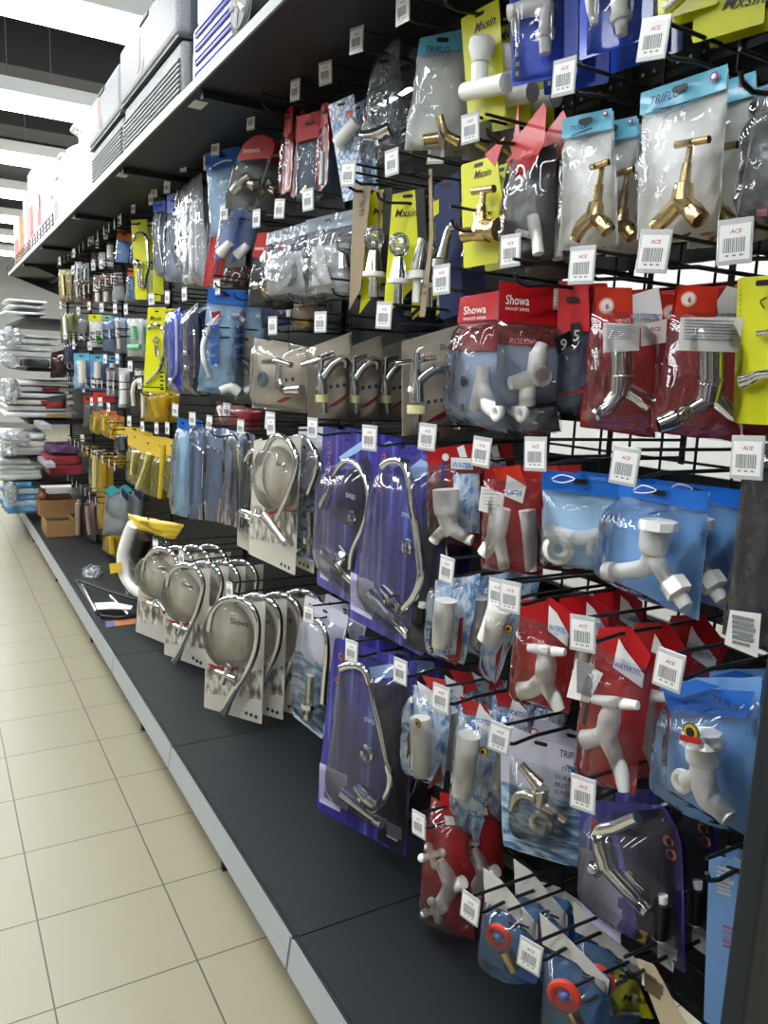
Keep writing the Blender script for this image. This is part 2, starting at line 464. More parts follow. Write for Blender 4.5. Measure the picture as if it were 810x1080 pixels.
def make_hook(short, y, z, xp, tagpx=None, has_tag=True, label=None, group=None, far=False):
    """a double wire hook: the lower prong carries packages, the upper prong the price tag"""
    global TAG_FREE
    xt = XT; zt = z
    if tagpx:
        d = ray(*tagpx); xt = min(max(y*d.x/d.y, .70), xp-.012)
        pz = H+d.z*(xt/d.x); zt = min(max(pz+.025-.034, z-.02), z+.05)
    xt = min(xt, xp-.012)
    k = round((XB-.004-xt)*100)
    if k not in HOOKS: h = HOOKS[k] = link('peg_hook', hook_mesh(k/100), blackm, smooth=True)
    else: h = bpy.data.objects.new('peg_hook', HOOKS[k].data); C.objects.link(h)
    h.location = (XB-.004-k/100, y, zt); h['category'] = 'hook'
    if has_tag:
        if TAG_FREE: t = TAG0; pr = TAGP; TAG_FREE = False
        else:
            t = TAG0.copy(); C.objects.link(t); pr = []
            for g in (TAGP[:1] if far else TAGP): c = g.copy(); C.objects.link(c); pr.append(c)
        t.parent = h; t.location = (-.012, 0, .034); t.rotation_euler = (0, 0, math.radians(-98 if far else -72+random.uniform(-9, 9)))
        t.rotation_euler[1] = random.uniform(-.08, .08)
        for c in pr: c.parent = t
    h['label'] = label or ('black wire hook carrying the ' + short)
    if group: h['group'] = group
    return h

# ================================================================== the setting
def struct(o): o['kind'] = 'structure'; return o
def floor_mat():
    ma, n, out = nt('floor_tiles')
    tc = N(n, 'ShaderNodeTexCoord'); mp = N(n, 'ShaderNodeMapping'); mp.inputs['Location'].default_value = (-.1617, -1.553, 0)
    L(n, tc.outputs['Object'], mp.inputs[0])
    br = N(n, 'ShaderNodeTexBrick', offset=0, squash=1)
    br.inputs['Scale'].default_value = 1; br.inputs['Brick Width'].default_value = .3005; br.inputs['Row Height'].default_value = .3
    br.inputs['Mortar Size'].default_value = .0022; br.inputs['Mortar Smooth'].default_value = .25; br.inputs['Bias'].default_value = -.6
    br.inputs['Color1'].default_value = srgb('928c74'); br.inputs['Color2'].default_value = srgb('8e8871'); br.inputs['Mortar'].default_value = srgb('4a463b')
    L(n, mp.outputs[0], br.inputs[0])
    nz = N(n, 'ShaderNodeTexNoise'); nz.inputs['Scale'].default_value = 1.5; L(n, tc.outputs['Object'], nz.inputs['Vector'])
    p = N(n, 'ShaderNodeBsdfPrincipled'); L(n, br.outputs['Color'], p.inputs['Base Color'])
    mr = N(n, 'ShaderNodeMapRange'); mr.inputs[3].default_value = .28; mr.inputs[4].default_value = .42
    L(n, nz.outputs['Fac'], mr.inputs[0]); L(n, mr.outputs[0], p.inputs['Roughness'])
    b = N(n, 'ShaderNodeBump'); b.inputs['Strength'].default_value = .3; b.inputs['Distance'].default_value = .001; b.invert = True
    L(n, br.outputs['Fac'], b.inputs['Height']); L(n, b.outputs[0], p.inputs['Normal'])
    L(n, p.outputs[0], out.inputs[0]); return ma
def boxobj(name, lo, hi, ma, parent=None, bev=0, label=None):
    bm_ = bmesh.new(); box(bm_, lo, hi, bev); return link(name, bm_, ma, parent, label=label)
struct(boxobj('floor', (-5, -4, -.1), (6, 20, 0), floor_mat()))
wallm = mat('painted_wall', 'd0d0cc', .7)
ceilm = mat('dark_ceiling', '262827', .8)
struct(boxobj('ceiling', (-5, -4, 3.75), (6, 20, 3.85), ceilm))
def reflection_goods_mat():
    ma, n, out = nt('reflection_goods')
    tc = N(n, 'ShaderNodeTexCoord'); mp = N(n, 'ShaderNodeMapping'); mp.inputs['Rotation'].default_value = (PI/2, 0, PI/2)
    sp = N(n, 'ShaderNodeSeparateXYZ'); cb_ = N(n, 'ShaderNodeCombineXYZ')
    L(n, tc.outputs['Object'], sp.inputs[0]); L(n, sp.outputs[1], cb_.inputs[0]); L(n, sp.outputs[2], cb_.inputs[1])
    br = N(n, 'ShaderNodeTexBrick', offset=.37); br.inputs['Scale'].default_value = 1; br.inputs['Brick Width'].default_value = .17; br.inputs['Row Height'].default_value = .34
    br.inputs['Mortar Size'].default_value = .035; br.inputs['Color1'].default_value = (0, 0, 0, 1); br.inputs['Color2'].default_value = (1, 1, 1, 1); br.inputs['Mortar'].default_value = (.02, .02, .02, 1)
    L(n, cb_.outputs[0], br.inputs[0])
    r = N(n, 'ShaderNodeValToRGB'); e = r.color_ramp.elements
    cols = ('101214', '2a2c30', 'd8d8d4', '5a6a80', 'e8e8e4', '9a2a24', 'c8b870')
    while len(e) < len(cols): e.new(.5)
    for k, c in enumerate(cols): e[k].position = k/len(cols); e[k].color = srgb(c)
    r.color_ramp.interpolation = 'CONSTANT'
    L(n, br.outputs['Color'], r.inputs[0]); p = N(n, 'ShaderNodeBsdfPrincipled'); p.inputs['Roughness'].default_value = .6
    L(n, r.outputs[0], p.inputs['Base Color']); L(n, p.outputs[0], out.inputs[0]); return ma
struct(boxobj('wall_reflection_left', (-1.9, -4, 0), (-1.6, 20, 2.1), reflection_goods_mat()))  # unseen wall added for the chrome to reflect, standing in for opposite shelving
struct(boxobj('wall_far_left', (-2.9, -4, 0), (-2.8, 20, 3.75), mat('left_wall', 'c4c5c2', .7)))
struct(boxobj('wall_right', (3.4, -4, 0), (3.5, 20, 3.75), wallm))
struct(boxobj('wall_back', (-5, 19, 0), (6, 19.1, 3.75), wallm))
struct(boxobj('wall_front', (-5, -4, 0), (6, -3.9, 3.75), wallm))
beam = mat('dark_beam', '343635', .8)
for k, y in enumerate((3.7, 5.35, 7.0, 8.65, 10.3)):
    struct(boxobj('trim_%d' % (k+1), (-5, y-.22, 3.45), (6, y+.22, 3.75), beam))

# ceiling light troughs running across the aisle
tubem, n_, o_ = nt('lit_tube'); e_ = N(n_, 'ShaderNodeEmission'); e_.inputs[1].default_value = TUBE
e_.inputs[0].default_value = (.94, .98, 1, 1); L(n_, e_.outputs[0], o_.inputs[0])
housing = mat('light_housing', 'd5d6d3', .5)
LIGHTS = [4.5-1.64*3, 4.5-1.64*2, 4.5-1.64, 4.5, 6.12, 7.75, 9.35, 11.0, 12.7, 14.4]
lnames = {3: 'nearest visible ceiling light trough above the ice boxes', 4: 'second ceiling light trough in view',
          5: 'third ceiling light trough in view', 6: 'fourth ceiling light trough in view', 7: 'farthest ceiling light trough in view'}
for k, y in enumerate(LIGHTS):
    r = empty('ceiling_light', (0.2, y, 3.02))
    tag(r, lnames.get(k, 'ceiling light trough outside the frame behind the camera' if k < 3 else 'ceiling light trough at the distant end of the store'), 'ceiling light', 'light troughs across the aisle')
    bm_ = bmesh.new(); box(bm_, (-2.6, -.17, .012), (3.1, .17, .10), .004); link('housing', bm_, housing, r)
    bm_ = bmesh.new(); box(bm_, (-2.58, -.125, -.035), (3.08, .125, .0115), .012); link('diffuser', bm_, tubem, r)
    if 2 < k < 6:
        for x in (.35, .62):
            bm_ = bmesh.new(); tube(bm_, [(x, 0, .10), (x, 0, .73)], .003, 6); link('suspension_wire', bm_, mgrey, r)

# ------------------------------------------------------------------ the shelving
deckm, n_, o_ = nt('dark_shelf_steel')
p_ = N(n_, 'ShaderNodeBsdfPrincipled'); p_.inputs['Base Color'].default_value = srgb('171c20'); p_.inputs['Roughness'].default_value = .48
L(n_, p_.outputs[0], o_.inputs[0])
railm = mat('price_rail_grey', 'a4a9ab', .42)
lipm = mat('shelf_lip', '9c9e9c', .4)
steel = mat('shelf_black', '17191b', .5)
gon = empty('gondola_shelving', (.88, 4.5, 0))
tag(gon, 'long dark steel wall shelving with white price rail and hook panel along the aisle', 'shelving')
def G(name, lo, hi, ma, bev=0, label=None):
    o = boxobj(name, lo, hi, ma, None, bev, label); o.parent = gon; o.matrix_parent_inverse = Matrix.Translation(-Vector(gon.location)); return o
JO = [.44, 1.364, 2.325, 3.215, 4.42, 5.63, 6.85, 8.05]
for a, b in zip(JO[:-1], JO[1:]):
    G('base_deck', (.617, a+.0015, .118), (1.185, b-.0015, .136), deckm, .001)
    bm_ = bmesh.new()
    prof = [(.598, .066), (.604, .066), (.613, .136), (.607, .139)]
    for yy in (a+.004, b-.004): pass
    va = [bm_.verts.new((x, a+.005, z)) for x, z in prof]; vb = [bm_.verts.new((x, b-.005, z)) for x, z in prof]
    bm_.faces.new(va); bm_.faces.new(vb[::-1])
    for k in range(4): bm_.faces.new((va[k], vb[k], vb[(k+1) % 4], va[(k+1) % 4]))
    bmesh.ops.recalc_face_normals(bm_, faces=bm_.faces)
    o = link('price_rail', bm_, railm, gon, label='light grey sloping price rail'); o.matrix_parent_inverse = Matrix.Translation(-Vector(gon.location))
    G('deck_lip', (.613, a+.002, .130), (.6165, b-.002, .1405), steel)
    G('deck_lip', (.621, a+.002, .1355), (.6245, b-.002, .1395), steel)
    # little square perforations along the deck's front
    bm_ = bmesh.new(); y = a+.03
    while y < min(b-.02, 4.2):
        box(bm_, (.630, y-.0022, .1355), (.6345, y+.0022, .1362)); y += .0245
    if len(bm_.verts):
        o = link('perforations', bm_, black, gon); o.matrix_parent_inverse = Matrix.Translation(-Vector(gon.location)); o['kind'] = 'stuff'
    else: bm_.free()
    # foot at each joint
    G('foot', (.66, a-.02, 0), (.70, a+.02, .07), steel)
    G('foot', (.615, (a+b)/2-.008, 0), (.64, (a+b)/2+.008, .12), steel)
G('kick_plate', (.86, .44, 0), (.875, 8.05, .118), steel)
# hook panel: open wire grid in the nearest bay, perforated steel further on
bm_ = bmesh.new()
y = .46
while y < 1.36: tube(bm_, [(XB, y, .14), (XB, y, 2.06)], .0028, 6); y += .0762
z = .2
while z < 2.06: tube(bm_, [(XB+.005, .44, z), (XB+.005, 1.37, z)], .0028, 6); z += .0762
o = link('wire_grid', bm_, blackm, gon); o.matrix_parent_inverse = Matrix.Translation(-Vector(gon.location))
for z in (.44, .74, 1.06, 1.39, 1.75):
    G('cross_bar', (XB+.01, .44, z), (XB+.04, 1.37, z+.035), steel)
pegm, n_, o_ = nt('perforated_panel')
tc_ = N(n_, 'ShaderNodeTexCoord'); vo_ = N(n_, 'ShaderNodeMapping'); vo_.inputs['Scale'].default_value = (40, 40, 40)
L(n_, tc_.outputs['Object'], vo_.inputs[0])
p_ = N(n_, 'ShaderNodeBsdfPrincipled'); p_.inputs['Base Color'].default_value = srgb('141617'); p_.inputs['Roughness'].default_value = .5
L(n_, p_.outputs[0], o_.inputs[0])
for a, b in zip(JO[1:-1], JO[2:]):
    G('back_panel', (XB+.01, a+.002, .136), (XB+.02, b-.002, 2.081), pegm)
for y in JO[1:]:
    G('upright', (XB-.005, y-.015, 0), (XB+.05, y+.015, 2.35), steel)
for z0, z1 in ((.136, .875), (.905, 1.165), (1.24, 1.485), (1.545, 2.08)):  # dark boards added behind the grid to darken the bright next aisle
    G('darkening_board', (XB+.05, .44, z0), (XB+.06, 1.37, z1), steel)
# pale squares on the near panel's top, colour standing in for light through holes
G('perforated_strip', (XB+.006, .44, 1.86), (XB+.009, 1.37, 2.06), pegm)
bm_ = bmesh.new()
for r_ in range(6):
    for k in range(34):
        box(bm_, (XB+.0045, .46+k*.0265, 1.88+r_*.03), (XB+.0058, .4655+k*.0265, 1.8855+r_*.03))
o = link('perforations', bm_, mat('painted_hole_light', 'f4f4f0', .6), gon); o.matrix_parent_inverse = Matrix.Translation(-Vector(gon.location)); o['kind'] = 'stuff'
# the end panel nearest the camera
endm = mat('end_panel_grey', '0d161c', .6)
pe = on_y(793, 810, .425)
G('end_panel', (pe.x, .40, 0), (1.25, .425, 2.35), endm, .003)
# overhead shelf
TS = [.44, 1.36, 2.29, 3.33, 4.48, 5.84, 7.0, 8.15]
for a, b in zip(TS[:-1], TS[1:]):
    G('top_shelf', (.685, a+.0015, 2.081), (1.15, b-.0015, 2.105), steel, .001)
    G('shelf_lip', (.677, a+.0015, 2.079), (.684, b-.0015, 2.106), lipm, .001)
    G('shelf_rib', (.70, a+.004, 2.060), (1.15, a+.03, 2.0805), steel)
    G('shelf_rib', (1.02, a+.03, 2.045), (1.05, b-.004, 2.0805), steel)
    y = a+.10
    if a > 1: G('shelf_sticker', (.705, y, 2.0795), (.745, y+.075, 2.0809), paper, label='small white price sticker under the shelf')
    bm_ = bmesh.new(); pr = [(.72, 2.08), (1.15, 2.08), (1.15, 1.93)]
    va = [bm_.verts.new((x, b-.006, z)) for x, z in pr]; vb = [bm_.verts.new((x, b-.002, z)) for x, z in pr]
    bm_.faces.new(va); bm_.faces.new(vb[::-1])
    for k in range(3): bm_.faces.new((va[k], vb[k], vb[(k+1) % 3], va[(k+1) % 3]))
    bmesh.ops.recalc_face_normals(bm_, faces=bm_.faces)
    if a > 5:
        o = link('shelf_bracket', bm_, steel, gon); o.matrix_parent_inverse = Matrix.Translation(-Vector(gon.location))
    else: bm_.free()

# ------------------------------------------------------------------ goods on the overhead shelf
ZS = 2.107
def ice_box(y0, y1, z1, label):
    r = empty('ice_box', (.90, (y0+y1)/2, ZS)); tag(r, label, 'ice box', 'grey ice boxes on the top shelf')
    w_ = (y1-y0)/2; h = z1-ZS; hm = h*.50
    bm_ = bmesh.new(); box(bm_, (-.19, -w_, .0), (.2, w_, hm-.006), .018, 3); link('body', bm_, speck, r)
    bm_ = bmesh.new(); box(bm_, (-.205, -w_-.006, hm), (.21, w_+.006, h), .022, 3); link('lid', bm_, speck, r)
    bm_ = bmesh.new()
    for k in range(9): box(bm_, (-.197, -w_+.012, .012+k*.0145), (-.188, w_-.012, .021+k*.0145), .002, 1)
    for k in range(9): box(bm_, (-.15, -w_-.007, .012+k*.0145), (.17, -w_+.002, .021+k*.0145), .002, 1)
    link('ribs', bm_, mat('rib_grey', '7c7e80', .5), r)
    bm_ = bmesh.new(); box(bm_, (-.165, -w_-.0095, .004), (.18, -w_-.0015, hm-.012), .003, 1); box(bm_, (-.165, -w_-.016, hm+.004), (.18, -w_-.0055, h-.03), .003, 1)
    link('end_panel', bm_, mat('ice_box_dark_end', '3c4143', .5), r, label='dark grey end panel')
    bm_ = bmesh.new(); box(bm_, (-.20, -w_-.002, hm-.0065), (.205, w_+.002, hm+.0002)); link('seam', bm_, dgrey, r)
    bm_ = bmesh.new(); prism(bm_, [(-.012, -.05), (.03, -.05), (.035, .055), (-.01, .06)], 0, .001); 
    st = link('sticker', bm_, mat('sticker_multicolour', 'b5503c', .5), r); st.rotation_euler = (0, 0, -PI/2); st.location = (-.2068, w_*.25, hm+.085)
    bm_ = bmesh.new(); prism(bm_, [(-.045, -.04), (-.016, -.025), (-.016, .0), (-.045, -.015)], 0, .001)
    st = link('sticker', bm_, mat('sticker_blue', '3f74a8', .5), r); st.rotation_euler = (0, 0, -PI/2); st.location = (-.2068, w_*.25-.10, hm+.06)
    bm_ = bmesh.new(); box(bm_, (-.2095, -.06, h-.03), (-.203, .06, h-.015), .002, 1); link('handle', bm_, dgrey, r)
    return r
ice_box(2.545, 3.345, 2.50, 'grey speckled ice box with dark end next to the blue wheeled cooler')
ice_box(3.375, 4.04, 2.475, 'grey speckled ice box with white sticker beside the white containers')
def wheeled_cooler(y0, y1, label):
    lav = mat('lavender_white_plastic', 'a9abce', .4); bl = mat('cooler_blue', '2c2f9c', .4)
    r = empty('wheeled_cooler', (.90, (y0+y1)/2, ZS)); tag(r, label, 'cooler', 'blue and white wheeled coolers')
    w_ = (y1-y0)/2
    bm_ = bmesh.new(); box(bm_, (-.17, -w_+.005, .185), (.2, w_-.005, .46), .02, 3); link('lid', bm_, lav, r)
    bm_ = bmesh.new(); box(bm_, (-.185, -w_+.10, .012), (.2, w_-.02, .18), .015, 3); link('body', bm_, lav, r)
    bm_ = bmesh.new(); box(bm_, (-.181, -w_+.03, .02), (.19, -w_+.105, .19), .012, 2); link('wheel_housing', bm_, bl, r)
    bm_ = bmesh.new()
    for k in range(4): box(bm_, (-.1885, -w_+.14, .032+k*.036), (-.183, w_-.06, .048+k*.036), .006, 2)
    link('slots', bm_, bl, r, label='four blue slots')
    for yy, big in ((-w_+.04, 1),):
        R_ = .078
        bm_ = bmesh.new(); tube(bm_, [(-.150, 0, 0), (-.205, 0, 0)], R_, 28); wh = link('wheel', bm_, mat('tyre', '1f2122', .6), r, smooth=True); wh.location = (0, yy, R_)
        bm_ = bmesh.new(); tube(bm_, [(-.204, 0, 0), (-.212, 0, 0)], [R_*.78, R_*.70], 28); hb = link('hub', bm_, mgrey, wh, smooth=True)
        bm_ = bmesh.new()
        for k in range(5):
            a = k*2*PI/5; tube(bm_, [(-.213, math.cos(a)*.012, math.sin(a)*.012), (-.213, math.cos(a)*.05, math.sin(a)*.05)], .006, 6)
        link('spokes', bm_, lgrey, hb)
    bm_ = bmesh.new(); tube(bm_, [(-.16, w_+.01+math.cos(a)*.012, .075+math.sin(a)*.062) for a in [k*PI/10 for k in range(20)]], .011, 8, closed=True)
    link('carry_ring', bm_, wplast, r, smooth=True, label='white ring')
    return r
wheeled_cooler(1.935, 2.47, 'blue and white wheeled cooler with black wheel beside the grey ice boxes')
wheeled_cooler(1.30, 1.835, 'blue and white cooler at the upper edge, nearest the camera')
whp = mat('bright_white_plastic', 'f4f4f2', .35)
def jug(y, r0, h, label, z0=ZS):
    o = empty('water_container', (.86, y, z0)); tag(o, label, 'container', 'white plastic containers on the top shelf')
    bm_ = bmesh.new(); pr = [(.9, 0), (1, .02), (1, .66), (.93, .76), (.62, .84), (.4, .87)]
    tube(bm_, [(0, 0, b*h) for a, b in pr], [a*r0 for a, b in pr], 24); link('body', bm_, whp, o, smooth=True)
    bm_ = bmesh.new(); tube(bm_, [(0, 0, .872*h), (0, 0, h)], r0*.36, 18); link('cap', bm_, whp, o, smooth=True)
    bm_ = bmesh.new(); tube(bm_, [(-r0*.9, -.05, h*.62), (-r0*1.12, -.05, h*.66), (-r0*1.12, .05, h*.66), (-r0*.9, .05, h*.62)], .012, 8); link('handle', bm_, whp, o, smooth=True)
jug(4.27, .17, .50, 'white plastic container standing next to the second grey ice box')
jug(4.66, .18, .42, 'wide white plastic container, second from the grey ice boxes')
jug(5.03, .15, .38, 'white plastic container beside the red and white carton')
def carton(y0, y1, x0, x1, h, ma, label, stripe=None, z0=ZS, name='carton'):
    o = empty(name, ((x0+x1)/2, (y0+y1)/2, z0)); tag(o, label, 'box')
    a, b = (x1-x0)/2, (y1-y0)/2
    bm_ = bmesh.new(); box(bm_, (-a, -b, 0), (a, b, h), .003, 1); link('body', bm_, ma, o)
    if stripe:
        bm_ = bmesh.new(); box(bm_, (-a-.001, -b*.7, h*.25), (-a+.003, b*.7, h*.6)); box(bm_, (-a*.8, -b-.001, h*.25), (a*.8, -b+.003, h*.7)); link('printed_panel', bm_, stripe, o)
    bm_ = bmesh.new(); box(bm_, (-a+.004, -.004, h-.001), (a-.004, .004, h+.0008)); link('tape', bm_, lgrey, o)
carton(5.28, 5.50, .73, 1.05, .30, mat('carton_white', 'eeeeec', .6), 'white carton with red and blue picture panel behind the wire fence', mat('carton_redpic', 'b9706c', .6))
carton(5.60, 5.86, .74, 1.05, .24, mat('carton_grey', 'a9afb4', .6), 'low grey carton behind the wire fence, left of the red pictured one', lgrey)
carton(5.95, 6.2, .74, 1.05, .46, mat('carton_white', 'eeeeec', .6), 'tall white carton with grey stripe behind the wire fence', mat('carton_stripe', '9aa0a6', .6))
carton(6.28, 6.5, .75, 1.05, .30, mat('carton_red', 'b4302c', .6), 'red carton behind the wire fence', white)
carton(6.6, 6.95, .74, 1.05, .62, mat('carton_white', 'eeeeec', .6), 'tallest white carton with red edge above the wire fence', mat('carton_red', 'b4302c', .6))
carton(7.05, 7.35, .74, 1.05, .50, mat('carton_pink', 'd8a8a2', .6), 'pale red and white carton near the far end of the top shelf', mat('carton_white', 'eeeeec', .6))
carton(7.5, 7.95, .72, 1.05, .40, mat('carton_tan', 'c9b48c', .6), 'tan carton with red print at the far end of the top shelf', mat('carton_red', 'b4302c', .6))
fe = empty('wire_fence', (.688, 6.78, 2.107)); tag(fe, 'low black wire fence along the far edge of the top shelf', 'fence')
bm_ = bmesh.new()
for z in (.025, .05, .08): tube(bm_, [(0, -1.55, z), (0, 1.6, z)], .003, 6)
link('wires', bm_, blackm, fe)
for k in range(22):
    bm_ = bmesh.new(); tube(bm_, [(0, -1.55+k*.15, 0), (0, -1.55+k*.15, .083)], .0035, 6); link('post', bm_, blackm, fe)

# ================================================================== packages on the hooks, nearest bay first
def white_cross_handle(p, ma, c, halfw, r, tilt=0, name='handle'):
    u, v = c
    return p.strokes(name, ma, [([(u-halfw, v-tilt), (u+halfw, v+tilt)], r), ([(u, v-r*.4), (u, v+r*2.2)], r*.9)])
def swoosh(p, poly, name='swoosh'): return p.slab(name, red, poly, dy=-.0014, th=.0008)
def lines(p, x0, y0, x1, y1, n, ma, th=.0006, dy=-.0014, name='printed_lines', parent=None, h=.45):
    """rows of small print"""
    bm_ = bmesh.new(); rr = random.Random(int(x0*7+y0))
    for k in range(n):
        t0 = k/n; t1 = t0+h/n
        e = x0+(x1-x0)*rr.uniform(.65, 1)
        a, b = p.px((x0, y0+(y1-y0)*t0)), p.px((e, y0+(y1-y0)*t1))
        prism(bm_, [(a.x, a.z), (b.x, a.z), (b.x, b.z), (a.x, b.z)], dy, dy+th)
    bmesh.ops.recalc_face_normals(bm_, faces=bm_.faces)
    return link(name, bm_, ma, parent or p.root)

# --- top row
p = Pack('valve_card', 'yellow card with the white stop valve', 'yellow card with white plastic stop valve in the top row', 'faucet pack', [(486, 20), (526, -2), (533, 122), (494, 132)])
p.card(yellow, .006)
p.strokes('valve_body', wplast, [([(506, 92), (506, 68)], [9, 9]), ([(490, 97), (534, 88)], [9, 10]), ([(507, 66), (508, 52), (509, 42), (510, 37)], [9, 14, 13, 8])], sm=False)
p.text('Mxsin', (500, 36), 10, black, shear=.3); p.done(2, notag=True)

p = Pack('tap_card', 'first blue card with white tap', 'blue card with white plastic tap at top, left one of two', 'faucet pack', [(536, -40), (611, -52), (609, 78), (540, 91)])
p.card(dblue, .004); p.dome(.05, (.02, .3, .8, .97))
p.strokes('tap', wplast, [([(536, 14), (560, 8), (582, 4)], [8, 9, 8]), ([(543, 12), (544, 36)], [5, 4]), ([(577, 4), (576, 30), (576, 32), (575, 40), (575, 41), (575, 57)], [8, 8, 10, 10, 7, 6]), ([(560, 8), (562, -12)], [7, 9])], sm=False)
lines(p, 544, 45, 548, 86, 4, white); p.done(1, notag=True)
p = Pack('tap_card', 'second blue card with white tap', 'blue card with white plastic tap at top, right one of two', 'faucet pack', [(612, -48), (691, -60), (688, 39), (611, 64)])
p.card(dblue, .004); p.dome(.05, (.1, .3, .85, .97))
p.strokes('tap', wplast, [([(624, -6), (625, 12), (627, 26)], [8, 6, 4]), ([(652, -20), (654, 14), (654, 15), (655, 22), (655, 23), (656, 37)], [9, 9, 11, 11, 7, 6]), ([(622, -8), (654, -14)], [8, 9])], sm=False)
p.done(1, notag=True)
p = Pack('fitting_card', 'yellow card at the top edge', 'yellow card cut off by the picture top, right of the blue ones', 'faucet pack', [(692, -90), (760, -102), (757, 4), (694, 22)])
p.card(yellow, .004); p.strokes('hose', wplast, [([(700, 10), (722, -10), (740, -35)], [3, 4, 4])]); p.done(1, notag=True)
p = Pack('fitting_card', 'darker yellow card at the top edge', 'yellow card with black script at the top right corner', 'faucet pack', [(735, -60), (812, -78), (806, 24), (730, 46)], x=.96)
p.card(yellow, .004); p.text('Mxsin', (760, 12), 13, black, shear=.4); p.strokes('tube', mgrey, [([(775, -10), (790, -30)], 4)]); p.done(1, notag=True)
p = Pack('fitting_card', 'yellow card below the blue ones', 'yellow card peeping out below the left blue tap card', 'faucet pack', [(546, 34), (592, 26), (590, 97), (548, 116)], x=1.0)
p.card(yellow, .004); p.strokes('tube', satin, [([(556, 80), (580, 66)], 4)]); p.done(0, hook=False)

p = Pack('valve_bag', 'milky bag with two brass fittings', 'milky bag with pale blue header and two small brass fittings', 'faucet pack', [(443, 42), (491, 32), (496, 160), (426, 157)])
p.bag(whitebag, crinkle, .15, teal, .03, .007); p.text('TRIFLO', (448, 56), 6, navy, dy=-.008, parent=p.hd)
p.strokes('brass_fitting', brass, [([(446, 148), (462, 146)], [6, 7])]); p.strokes('brass_fitting', brass, [([(464, 122), (469, 140), (484, 150)], [4, 5, 6])])
p.done(2, (428, 12))
p = Pack('tap_bag', 'crinkled clear bag with chrome tap', 'crinkled clear bag with chrome tap, peaked at the top', 'faucet pack', [(394, 70), (421, 38), (424, 160), (375, 170)], yaw=30)
p.bag(greyfilm, crinkle, .3, greyfilm, .035, .009)
p.strokes('tap', chrome, [([(382, 144), (396, 143), (412, 136)], [6, 8, 8]), ([(398, 142), (400, 155)], [5, 4])]); p.done(1, (382, 45))
p = Pack('hose_card', 'white card with blue pattern', 'white card with blue bubbles and a white hose end', 'hose pack', [(346, 111), (373, 99), (385, 207), (362, 213)], yaw=25)
p.card(hosep, .003); p.strokes('hose_end', wplast, [([(356, 152), (364, 142), (376, 128)], [7, 7, 6])]); p.slab('flame_print', orange, [(366, 118), (372, 116), (371, 124), (366, 125)], dy=-.0012)
p.done(1, (349, 70))
p = Pack('fitting_bag', 'slate bag under a plain red header', 'dark slate bag under a plain red header, left of blue patterned card', 'faucet pack', [(314, 124), (341, 117), (338, 206), (312, 212)], yaw=35)
p.bag(slate, clear, .3, red, .02, .005); p.strokes('fitting', brass, [([(320, 205), (326, 198)], 5)]); p.done(1, (315, 94))
p = Pack('fitting_bag', 'narrow red edged pack', 'narrow red edged pack standing side-on beside the slate bag', 'faucet pack', [(302, 118), (310, 112), (306, 203), (296, 205)], yaw=5)
p.bag(redbag, clear, .3, red, .02, .004); p.done(1, notag=True)
p = Pack('fitting_bag', 'slim red strip pack', 'slim red topped strip pack touching the blue patterned card', 'faucet pack', [(340, 112), (347, 109), (345, 190), (336, 205)], yaw=5)
p.bag(redbag, clear, .25, red, .02, .004); p.strokes('fitting', silver, [([(340, 160), (339, 195)], 3)]); p.done(0, hook=False)
p = Pack('fitting_blister', 'red arched blister pack', 'red arched blister pack with metal elbow fittings inside', 'faucet pack', [(256, 148), (290, 143), (268, 219), (236, 220)], yaw=38)
p.slab('card', mat('smoke_card', '6a6c6c', .5), [(251, 164), (257, 152), (267, 144), (277, 142), (287, 146), (290, 155), (269, 219), (237, 220)])
p.slab('red_top', red, [(252, 164), (257, 152), (267, 144), (277, 142), (287, 146), (290, 156), (284, 168), (251, 168)], dy=-.0012); p.text('SHOWA', (257, 162), 4, white, dy=-.0026)
p.dome(.05, (.02, .3, .98, .98)); p.strokes('fitting', satin, [([(246, 203), (256, 192), (264, 186)], [5, 7, 6]), ([(256, 192), (270, 196)], [6, 7])])
p.ball('hub', satin, (266, 194), 6); p.done(2, (283, 119))
p = Pack('hose_bag', 'blue headed pale bag', 'pale blue bag with bright blue header beside the silver crinkled one', 'hose pack', [(217, 163), (253, 155), (246, 246), (222, 250)], yaw=50)
p.bag(skyb, clear, .2, blue, .02, .004); p.strokes('logo_line', white, [([(225, 175), (235, 170), (244, 169)], .8)], dy=-.01); p.done(1, (258, 138))
p = Pack('fitting_card', 'curved red card', 'tall curved red card seen edge-on beside the silver bag', 'faucet pack', [(221, 186), (229, 190), (224, 300), (214, 302)], yaw=20)
p.slab('card', red, [(221, 186), (226, 190), (231, 205), (233, 228), (231, 252), (222, 300), (213, 302), (222, 250), (224, 215)]); p.strokes('edge_film', clear, [([(222, 187), (226, 210), (222, 255), (214, 300)], 1.5)]); p.done(1, (229, 151))
p = Pack('fitting_bag', 'white edged blue bag', 'blue and white bag with white fitting under the red arched blister', 'faucet pack', [(234, 217), (254, 220), (246, 262), (226, 276)], yaw=35)
p.bag(blue, milky, None, None, .02, .004); p.strokes('fitting', wplast, [([(232, 268), (243, 256)], [6, 4])]); p.done(1, (254, 235))
p = Pack('fitting_bag', 'small maroon bag', 'small maroon bag with white swirl below the white edged blue bag', 'faucet pack', [(238, 283), (262, 280), (258, 300), (236, 302)], yaw=40, x=.96)
p.bag(mat('maroon', '4a1216', .4), clear, None, None, .015); p.strokes('swirl_print', white, [([(243, 296), (247, 288), (253, 290), (249, 296)], .7)], dy=-.004); p.done(1, hook=False)

